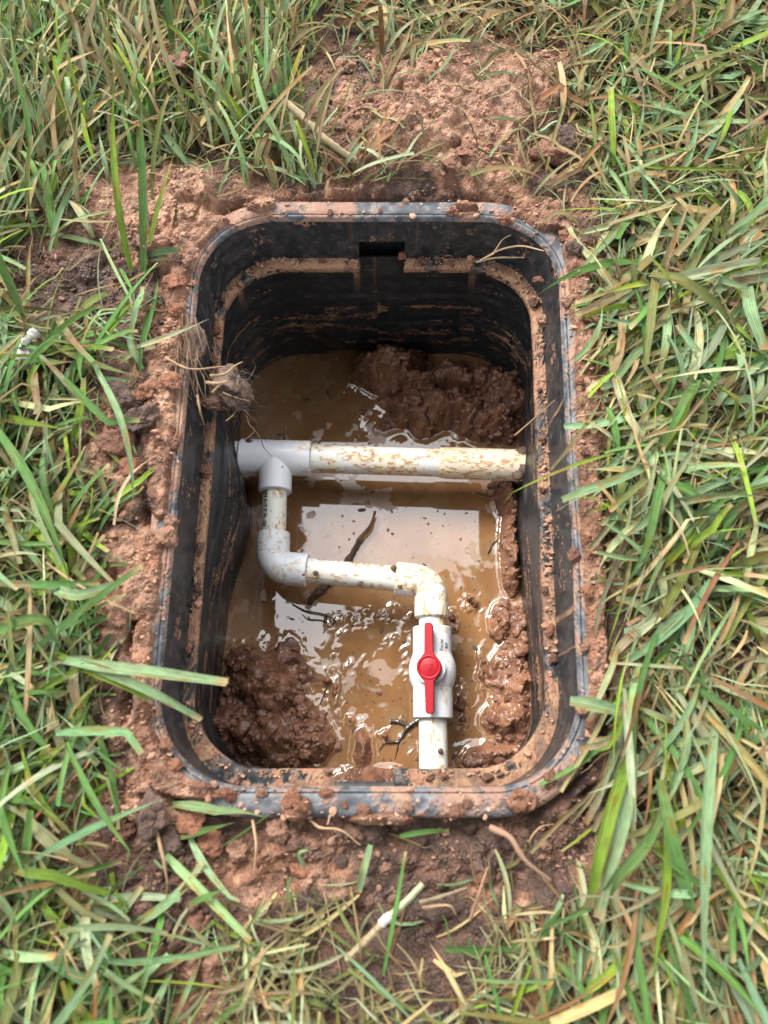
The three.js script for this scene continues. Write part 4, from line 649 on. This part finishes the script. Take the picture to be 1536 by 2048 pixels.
{ const t = thing('stalk', 'pale stalk with a white end lying on soil in front of the box', 'stalk'); meshOf('stem', way([[695, 1918, .004], [735, 1878, .012], [775, 1836, .016]], 0.0026, 0.0024, 24, 2), strawMat, t); meshOf('white_end', way([[764, 1847, .0145], [772, 1838, .016], [782, 1829, .0165]], 0.0030, 0.0026, 16, 3, 10), whiteMat, t); meshOf('leaf_stub', way([[778, 1834, .016], [815, 1800, .02], [845, 1768, .018]], 0.0024, 0.0020, 20, 4), new THREE.MeshStandardMaterial({ color: new THREE.Color().setRGB(0.22, 0.25, 0.14), roughness: 0.7 }), t); }
const ROOTS = [
  [[[960, 522, -.03], [1000, 500, -.018], [1040, 492, -.01], [1088, 502, .002]], 0.0011, 'tan root curving over the collar at the far corner'], [[[985, 510, -.02], [1005, 480, -.01], [1022, 470, .002]], 0.0007, 'thin forked root sticking up at the far corner'], [[[952, 524, -.035], [990, 516, -.03], [1050, 515, -.02]], 0.0012, 'cream straw lying along the far corner of the ledge'],
  [[[1068, 1705, -.006], [1060, 1680, .006], [1080, 1655, .008], [1110, 1648, .002]], 0.0008, 'looped fine root at the foot of the rim'], [[[620, 1640, -.004], [640, 1655, .004], [680, 1660, .006], [720, 1690, 0]], 0.0011, 'orange root running along the outside of the rim'], [[[505, 1640, 0], [512, 1690, .006], [508, 1740, .002]], 0.0011, 'orange root hanging straight down over soil'],
  [[[980, 1655, -.002], [1020, 1675, .006], [1050, 1720, .006], [1100, 1760, 0]], 0.0024, 'thick brown root bending over soil outside the rim'], [[[840, 1805, 0], [890, 1790, .006], [935, 1775, .004]], 0.0014, 'straight yellow root on the dark soil'], [[[312, 1660, 0], [325, 1710, .008], [335, 1765, .002]], 0.0015, 'orange root lying across brown clods'],
  [[[360, 1780, .004], [385, 1750, .01], [400, 1745, .008]], 0.0014, 'short cream root bit among brown clods'], [[[845, 1815, 0], [900, 1812, .005], [912, 1830, 0]], 0.0012, 'hooked pale root on the dark soil'], [[[940, 1840, 0], [960, 1780, .01], [975, 1735, .004]], 0.0013, 'thin upright brown root on the dark soil'],
  [[[660, 1510 + 120, 0.002], [655, 1650, .006]], 0.0008, 'tiny root end below the rim gap'], [[[1030, 870, -.05], [1060, 845, -.03], [1110, 800, .004]], 0.0009, 'fine straw crossing the ledge above the pipe end'],
];
ROOTS.forEach(([l, r, label], i) => single('root', way(l, r, r * 0.5, 28, i + 10, 6), i === 2 || i === 7 ? strawMat : i === 6 || i === 11 ? darkRoot2 : rootMat, label, 'root'));
{ // roots and soil torn from the lawn, hanging into the box
  const t = thing('root_clump', 'ragged clump of roots and dark soil hanging into the box from the rim', 'roots');
  const c = P(462, 775, -0.02), g = CLODS[2].clone(); g.scale(0.014, 0.016, 0.024); g.rotateY(0.5); g.translate(c.x, c.y, c.z); meshOf('soil_lump', g, darkDirt, t);
  const g2 = CLODS[5].clone(); g2.scale(0.014, 0.011, 0.009); const c2 = P(430, 803, -0.028); g2.translate(c2.x, c2.y, c2.z); meshOf('clay_lump', g2, clodMats[3], t);
  const g3 = CLODS[1].clone(); g3.scale(0.009, 0.010, 0.026); const c3 = P(385, 700, -0.002); g3.translate(c3.x, c3.y, c3.z); meshOf('turf_lump', g3, clodMats[4], t);
  const fine = [];
  for (let i = 0; i < 110; i++) { const a = P(rr(440, 490), rr(735, 820), rr(-0.045, -0.005)), pts = [a.clone()]; let d = V3(rr(0.0, 1), rr(-0.9, 0.2), rr(-0.2, 0.9)).normalize(); for (let k = 0; k < 5; k++) { d.add(V3(rr(-0.7, 0.7), rr(-0.8, 0.3), rr(-0.6, 0.7))).normalize(); a.addScaledVector(d, rr(0.002, 0.006)); pts.push(a.clone()); } fine.push(branch(pts, rr(0.0003, 0.0007), 0.0002, 12, 0.2, i, 4)); }
  const fm = meshOf('root_fibres', mergeGeometries(fine), darkRoot, t); fm.userData.kind = 'stuff';
  for (const [l, r] of [[[[420, 752, .004], [450, 748, .004], [468, 733, .0], [484, 724, -.004]], 0.0013], [[[412, 765, .002], [438, 766, .004], [455, 760, 0]], 0.0016], [[[425, 785, 0], [440, 770, .003], [456, 762, .002]], 0.0012], [[[445, 785, -.01], [470, 795, -.012], [498, 802, -.02]], 0.0009], [[[464, 800, -.02], [470, 825, -.03], [452, 842, -.03]], 0.0012], [[[490, 820, -.04], [498, 848, -.05], [508, 862, -.06], [492, 878, -.06]], 0.0008], [[[505, 855, -.06], [518, 872, -.08], [528, 895, -.12], [545, 915, -.17]], 0.0005], [[[330, 715, .012], [380, 738, .014], [446, 733, .006]], 0.0011], [[[395, 790, .004], [400, 820, .002], [408, 850, -.02]], 0.0011]])
    meshOf('root', way(l, r, r * 0.45, 24, l[0][0], 6), rootMat, t);
  const brown = []; for (let i = 0; i < 36; i++) { const p = [rr(350, 400), rr(620, 740)]; brown.push(way([[p[0], p[1], rr(.004, .012)], [p[0] + rr(-4, 14), p[1] + rr(15, 30), rr(.006, .016)], [p[0] + rr(0, 30), p[1] + rr(35, 75), rr(-.004, .012)]], rr(0.0003, 0.0006), 0.0002, 8, i, 4)); }
  meshOf('dead_turf', mergeGeometries(brown), new THREE.MeshStandardMaterial({ color: new THREE.Color().setRGB(0.13, 0.08, 0.045), roughness: 0.9 }), t).userData.kind = 'stuff';
}
{ // papery bulb
  const t = thing('bulb', 'small white papery bulb pulled from the soil at the lawn edge', 'bulb'), c = P(54, 706, 0.008), g = new THREE.SphereGeometry(1, 40, 30), p = g.attributes.position;
  for (let i = 0; i < p.count; i++) { const x = p.getX(i), y = p.getY(i), z = p.getZ(i), a = Math.atan2(y, x), k = 1 + 0.12 * Math.sin(a * 7 + 2 * z) + 0.2 * (vn(x * 2 + 5, y * 2, z * 2) - 0.5); p.setXYZ(i, x * k * 0.0105, y * k * 0.008, z * k * 0.0145); }
  g.computeVertexNormals(); g.translate(c.x, c.y, c.z);
  const husk = new THREE.MeshStandardMaterial({ map: dataTex(256, 256, (u, v) => { const n = fbm(u * 9, v * 5, 4), s = sm(0.45, 0.6, n); return mixc([0.40, 0.37, 0.36], [0.25, 0.15, 0.10], s).map(S); }, true), roughness: 0.7 });
  meshOf('husk', g, husk, t); meshOf('neck', way([[48, 690, .016], [56, 676, .018], [74, 662, .018]], 0.0028, 0.0046, 20, 33, 10), whiteMat, t); meshOf('root_thread', way([[56, 672, .018], [40, 668, .016], [18, 690, .01], [0, 712, .006]], 0.0011, 0.0006, 20, 34, 6), strawMat, t);
}

// ------------------------------------------------------------------ the photographer, crouched behind the camera: the water mirrors and the box is shaded by him
function skin(bones, cell, pad = 0.03, blend = 0.03) {                  // one closed surface round tapered limbs [a, b, ra, rb], by surface nets
  const lo = V3(1e9, 1e9, 1e9), hi = V3(-1e9, -1e9, -1e9); for (const [a, b, ra, rb] of bones) for (const [p, r] of [[a, ra], [b, rb]]) { lo.min(V3(p[0] - r, p[1] - r, p[2] - r)); hi.max(V3(p[0] + r, p[1] + r, p[2] + r)); }
  lo.subScalar(pad); hi.addScalar(pad); const n = [0, 1, 2].map((k) => Math.ceil((hi.getComponent(k) - lo.getComponent(k)) / cell) + 1), F = new Float32Array(n[0] * n[1] * n[2]).fill(1), at = (i, j, k) => (k * n[1] + j) * n[0] + i;
  for (const [a, b, ra, rb] of bones) {
    const R = Math.max(ra, rb) + blend * 2, i0 = [0, 1, 2].map((q) => Math.max(0, Math.floor((Math.min(a[q], b[q]) - R - lo.getComponent(q)) / cell))), i1 = [0, 1, 2].map((q) => Math.min(n[q] - 1, Math.ceil((Math.max(a[q], b[q]) + R - lo.getComponent(q)) / cell)));
    const d = [b[0] - a[0], b[1] - a[1], b[2] - a[2]], dd = d[0] ** 2 + d[1] ** 2 + d[2] ** 2 || 1e-9;
    for (let k = i0[2]; k <= i1[2]; k++) for (let j = i0[1]; j <= i1[1]; j++) for (let i = i0[0]; i <= i1[0]; i++) {
      const x = lo.x + i * cell - a[0], y = lo.y + j * cell - a[1], z = lo.z + k * cell - a[2], t = clamp((x * d[0] + y * d[1] + z * d[2]) / dd), v = Math.hypot(x - d[0] * t, y - d[1] * t, z - d[2] * t) - mix(ra, rb, t), q = at(i, j, k), o = F[q], h = clamp(0.5 + 0.5 * (o - v) / blend);
      F[q] = mix(o, v, h) - blend * h * (1 - h);
    }
  }
  const id = new Int32Array(F.length).fill(-1), pos = [], idx = [];
  for (let k = 0; k + 1 < n[2]; k++) for (let j = 0; j + 1 < n[1]; j++) for (let i = 0; i + 1 < n[0]; i++) {
    let c = 0, sx = 0, sy = 0, sz = 0, inside = 0; const f = []; for (let q = 0; q < 8; q++) { const v = F[at(i + (q & 1), j + (q >> 1 & 1), k + (q >> 2))]; f.push(v); inside += v < 0; }
    if (!inside || inside === 8) continue;
    for (let q = 0; q < 8; q++) for (const e of [1, 2, 4]) if (!(q & e) && (f[q] < 0) !== (f[q | e] < 0)) { const t = f[q] / (f[q] - f[q | e]); sx += (q & 1) + (e === 1 ? t : 0); sy += (q >> 1 & 1) + (e === 2 ? t : 0); sz += (q >> 2) + (e === 4 ? t : 0); c++; }
    id[at(i, j, k)] = pos.length / 3; pos.push(lo.x + (i + sx / c) * cell, lo.y + (j + sy / c) * cell, lo.z + (k + sz / c) * cell);
  }
  const quad = (a, b, c, d, flip) => { if (a < 0 || b < 0 || c < 0 || d < 0) return; flip ? idx.push(a, c, b, a, d, c) : idx.push(a, b, c, a, c, d); };
  for (let k = 1; k + 1 < n[2]; k++) for (let j = 1; j + 1 < n[1]; j++) for (let i = 1; i + 1 < n[0]; i++) {
    const s0 = F[at(i, j, k)] < 0;
    if (s0 !== F[at(i + 1, j, k)] < 0) quad(id[at(i, j - 1, k - 1)], id[at(i, j, k - 1)], id[at(i, j, k)], id[at(i, j - 1, k)], !s0);
    if (s0 !== F[at(i, j + 1, k)] < 0) quad(id[at(i - 1, j, k - 1)], id[at(i - 1, j, k)], id[at(i, j, k)], id[at(i, j, k - 1)], !s0);
    if (s0 !== F[at(i, j, k + 1)] < 0) quad(id[at(i - 1, j - 1, k)], id[at(i, j - 1, k)], id[at(i, j, k)], id[at(i - 1, j, k)], !s0);
  }
  const g = new THREE.BufferGeometry(); g.setAttribute('position', new THREE.Float32BufferAttribute(pos, 3)); g.setIndex(idx); g.computeVertexNormals(); return g;
}
{
  const paint = (g, f) => { const p = g.attributes.position, c = new Float32Array(p.count * 3); for (let i = 0; i < p.count; i++) c.set(f(p.getX(i), p.getY(i), p.getZ(i)), i * 3); g.setAttribute('color', new THREE.BufferAttribute(c, 3)); return g; };
  const SKIN = [0.36, 0.21, 0.145], SHIRT = [0.045, 0.05, 0.062], JEANS = [0.05, 0.065, 0.10], SHOE = [0.06, 0.05, 0.042], bones = [];
  const hand = [], two = [-1, 1];
  for (const s of two) {
    bones.push([[s * 0.10, 0.30, 0.98], [s * 0.24, 0.52, 0.62], 0.098, 0.072], [[s * 0.24, 0.52, 0.62], [s * 0.19, 0.09, 0.86], 0.066, 0.045], [[s * 0.19, 0.045, 0.90], [s * 0.20, 0.03, 0.70], 0.045, 0.036]);   // thigh, shin, foot
    bones.push([[s * 0.175, 0.86, 0.62], [s * 0.25, 0.62, 0.42], 0.056, 0.046], [[s * 0.25, 0.62, 0.42], [s * 0.075, 0.535, 0.155], 0.043, 0.030]);                                       // upper arm, forearm
    // hand round the edge of the phone: palm, thumb above, four fingers curling beneath
    hand.push([[s * 0.075, 0.535, 0.155], [s * 0.056, 0.528, 0.105], 0.028, 0.022], [[s * 0.058, 0.535, 0.12], [s * 0.044, 0.553, 0.085], 0.012, 0.010], [[s * 0.044, 0.553, 0.085], [s * 0.024, 0.551, 0.066], 0.010, 0.008]);
    [[0.058, 0.9], [0.078, 1.08], [0.097, 1.0], [0.115, 0.8]].forEach(([z, l]) => hand.push([[s * 0.054, 0.524, z + 0.01], [s * 0.047, 0.508, z - 0.002], 0.0095, 0.009], [[s * 0.047, 0.508, z - 0.002], [s * (0.045 - 0.022 * l), 0.505, z - 0.008], 0.009, 0.0075]));
  }
  bones.push([[0, 0.34, 1.0], [0, 0.58, 0.86], 0.15, 0.14], [[0, 0.58, 0.86], [0, 0.80, 0.68], 0.145, 0.15], [[-0.13, 0.85, 0.65], [0.13, 0.85, 0.65], 0.085, 0.085], [[0, 0.90, 0.62], [0, 0.99, 0.52], 0.06, 0.055]);
  const body = paint(skin(bones, 0.014, 0.04, 0.05), (x, y, z) => (y < 0.085 && z < 1.0 && Math.abs(x) > 0.1 ? SHOE : Math.abs(x) > 0.05 && z < 0.46 && y > 0.5 && y < 0.66 && z < 0.44 ? SKIN : y > 0.93 && z < 0.585 ? SKIN : y < 0.5 || (Math.abs(x) > 0.12 && y < 0.6 && z > 0.5) ? JEANS : SHIRT));
  const hands = paint(skin(hand, 0.004, 0.015, 0.006), () => SKIN);
  const HX = [[[0, 1.06, 0.50], [0, 1.01, 0.44], 0.082, 0.076], [[0, 0.985, 0.415], [0, 0.955, 0.405], 0.058, 0.04], [[0, 1.0, 0.365], [0, 0.982, 0.352], 0.010, 0.013], [[-0.022, 0.962, 0.372], [0.022, 0.962, 0.372], 0.008, 0.008]]; for (const s of two) HX.push([[s * 0.078, 1.02, 0.48], [s * 0.086, 1.0, 0.475], 0.018, 0.014], [[s * 0.03, 1.018, 0.372], [s * 0.031, 1.016, 0.370], 0.013, 0.013]);
  const head = paint(skin(HX, 0.005, 0.02, 0.016), (x, y, z) => { for (const s of two) if (Math.hypot(x - s * 0.031, y - 1.012, z - 0.362) < 0.008) return [0.03, 0.025, 0.02]; return y < 0.967 && z < 0.372 && Math.abs(x) < 0.028 ? [0.30, 0.12, 0.10] : SKIN; });
  const who = thing('person', 'person in dark shirt and jeans crouching over the box, holding a phone', 'person');
  meshOf('body', mergeGeometries([body, hands, head]), new THREE.MeshStandardMaterial({ vertexColors: true, roughness: 0.75 }), who);
  meshOf('hair', skin([[[0, 1.085, 0.52], [0, 1.06, 0.455], 0.082, 0.066], [[0, 1.03, 0.56], [0, 1.0, 0.56], 0.06, 0.05]], 0.006, 0.02, 0.03), new THREE.MeshStandardMaterial({ color: new THREE.Color().setRGB(0.03, 0.02, 0.015), roughness: 0.8 }), who);
  const phone = thing('phone', 'black smartphone held flat over the box in both hands', 'phone'), shape = new THREE.Shape(), w = 0.036, h = 0.074, r = 0.01;
  shape.moveTo(-w + r, -h); shape.lineTo(w - r, -h); shape.quadraticCurveTo(w, -h, w, -h + r); shape.lineTo(w, h - r); shape.quadraticCurveTo(w, h, w - r, h); shape.lineTo(-w + r, h); shape.quadraticCurveTo(-w, h, -w, h - r); shape.lineTo(-w, -h + r); shape.quadraticCurveTo(-w, -h, -w + r, -h);
  const eye = V3(0, CAM_H, 0), turn = new THREE.Quaternion().setFromAxisAngle(V3(1, 0, 0), -PITCH), place = (m, back, down) => { m.quaternion.copy(turn); m.position.copy(eye).add(V3(0, -down, back).applyQuaternion(turn)); };
  const ph = meshOf('casing', new THREE.ExtrudeGeometry(shape, { depth: 0.006, bevelSize: 0.001, bevelThickness: 0.001, bevelSegments: 2 }), new THREE.MeshStandardMaterial({ color: 0x0c0d0f, roughness: 0.4 }), phone); place(ph, 0.004, 0.058);
}

// ------------------------------------------------------------------ the tree whose bough the water mirrors
{
  const t = thing('tree', 'leafy tree whose bough overhangs the sunken box', 'tree');
  const bark = new THREE.MeshStandardMaterial({ color: new THREE.Color().setRGB(0.09, 0.07, 0.055), roughness: 0.9 });
  const limb = (pts, a, b, name) => meshOf(name, branch(pts.map((p) => V3(...p)), a, b, 40, 0.12, a * 100, 12), bark, t);
  limb([[3.0, -0.1, 2.4], [2.95, 1.6, 2.3], [2.8, 3.2, 2.1], [2.7, 4.8, 2.0], [2.9, 6.2, 2.2]], 0.17, 0.04, 'trunk');
  limb([[2.8, 3.1, 2.1], [1.9, 3.8, 1.2], [1.0, 4.15, 0.3], [0.3, 4.3, -0.4]], 0.07, 0.012, 'limb'); limb([[2.75, 4.2, 2.05], [3.5, 5.0, 1.6], [4.2, 5.6, 1.4]], 0.06, 0.012, 'limb'); limb([[2.75, 4.4, 2.05], [2.4, 5.2, 2.9], [2.2, 5.9, 3.5]], 0.06, 0.012, 'limb');
  const lg = new THREE.BufferGeometry(); lg.setAttribute('position', new THREE.Float32BufferAttribute([0, 0, 0, -0.32, 0.04, 0.4, 0, -0.02, 0.5, 0.32, 0.04, 0.4, -0.26, 0.02, 0.72, 0.26, 0.02, 0.72, 0, -0.05, 1], 3)); lg.setIndex([0, 1, 2, 0, 2, 3, 1, 4, 2, 2, 5, 3, 4, 6, 2, 2, 6, 5]); lg.computeVertexNormals();
  const spots = [];
  for (let i = 0; i < 7000; i++) { const u = rr(-1.6, 1.9), edge = Math.max(-0.5, 0.85 + 0.6 * Math.min(u, 1) + 0.16 * (vn(u * 5, 3) - 0.5) * 2), f = mix(-1.2, edge, rnd()) + rr(-0.05, 0.05); spots.push([u, 4.25 + rr(-0.25, 0.3), -f]); }
  for (let i = 0; i < 9000; i++) { const d = V3(rr(-1, 1), rr(-1, 1), rr(-1, 1)); if (d.length() > 1) { i--; continue; } spots.push([0.4 + d.x * 3.0, 4.3 + d.y * 1.3, 3.0 + d.z * 2.6]); }
  for (let i = 0; i < 4200; i++) { const b = pick([[2.9, 6.0, 2.3, 1.5], [4.0, 5.6, 1.5, 1.2], [2.2, 5.8, 3.4, 1.2], [1.9, 4.6, 1.5, 0.7]]); const d = V3(rr(-1, 1), rr(-1, 1), rr(-1, 1)); if (d.length() > 1) { i--; continue; } spots.push([b[0] + d.x * b[3], b[1] + d.y * b[3] * 0.7, b[2] + d.z * b[3]]); }
  const leafMat = new THREE.MeshPhysicalMaterial({ roughness: 0.95, transmission: 0.1, thickness: 0, side: THREE.DoubleSide }), im = new THREE.InstancedMesh(lg, leafMat, spots.length), M = new THREE.Matrix4(), q = new THREE.Quaternion(), e = new THREE.Euler(), c = new THREE.Color();
  spots.forEach((s, i) => { const k = rr(0.09, 0.15); M.compose(V3(...s), q.setFromEuler(e.set(rr(-0.5, 0.7), rr(0, 6.28), rr(-0.5, 0.5))), V3(k, k, k)); im.setMatrixAt(i, M); const g = rr(0.7, 1.3); im.setColorAt(i, c.setRGB(0.045 * g, 0.085 * g, 0.025 * g)); });
  im.name = 'crown'; im.userData.kind = 'stuff'; im.castShadow = im.receiveShadow = true; t.add(im);
}

renderer.render(scene, camera);
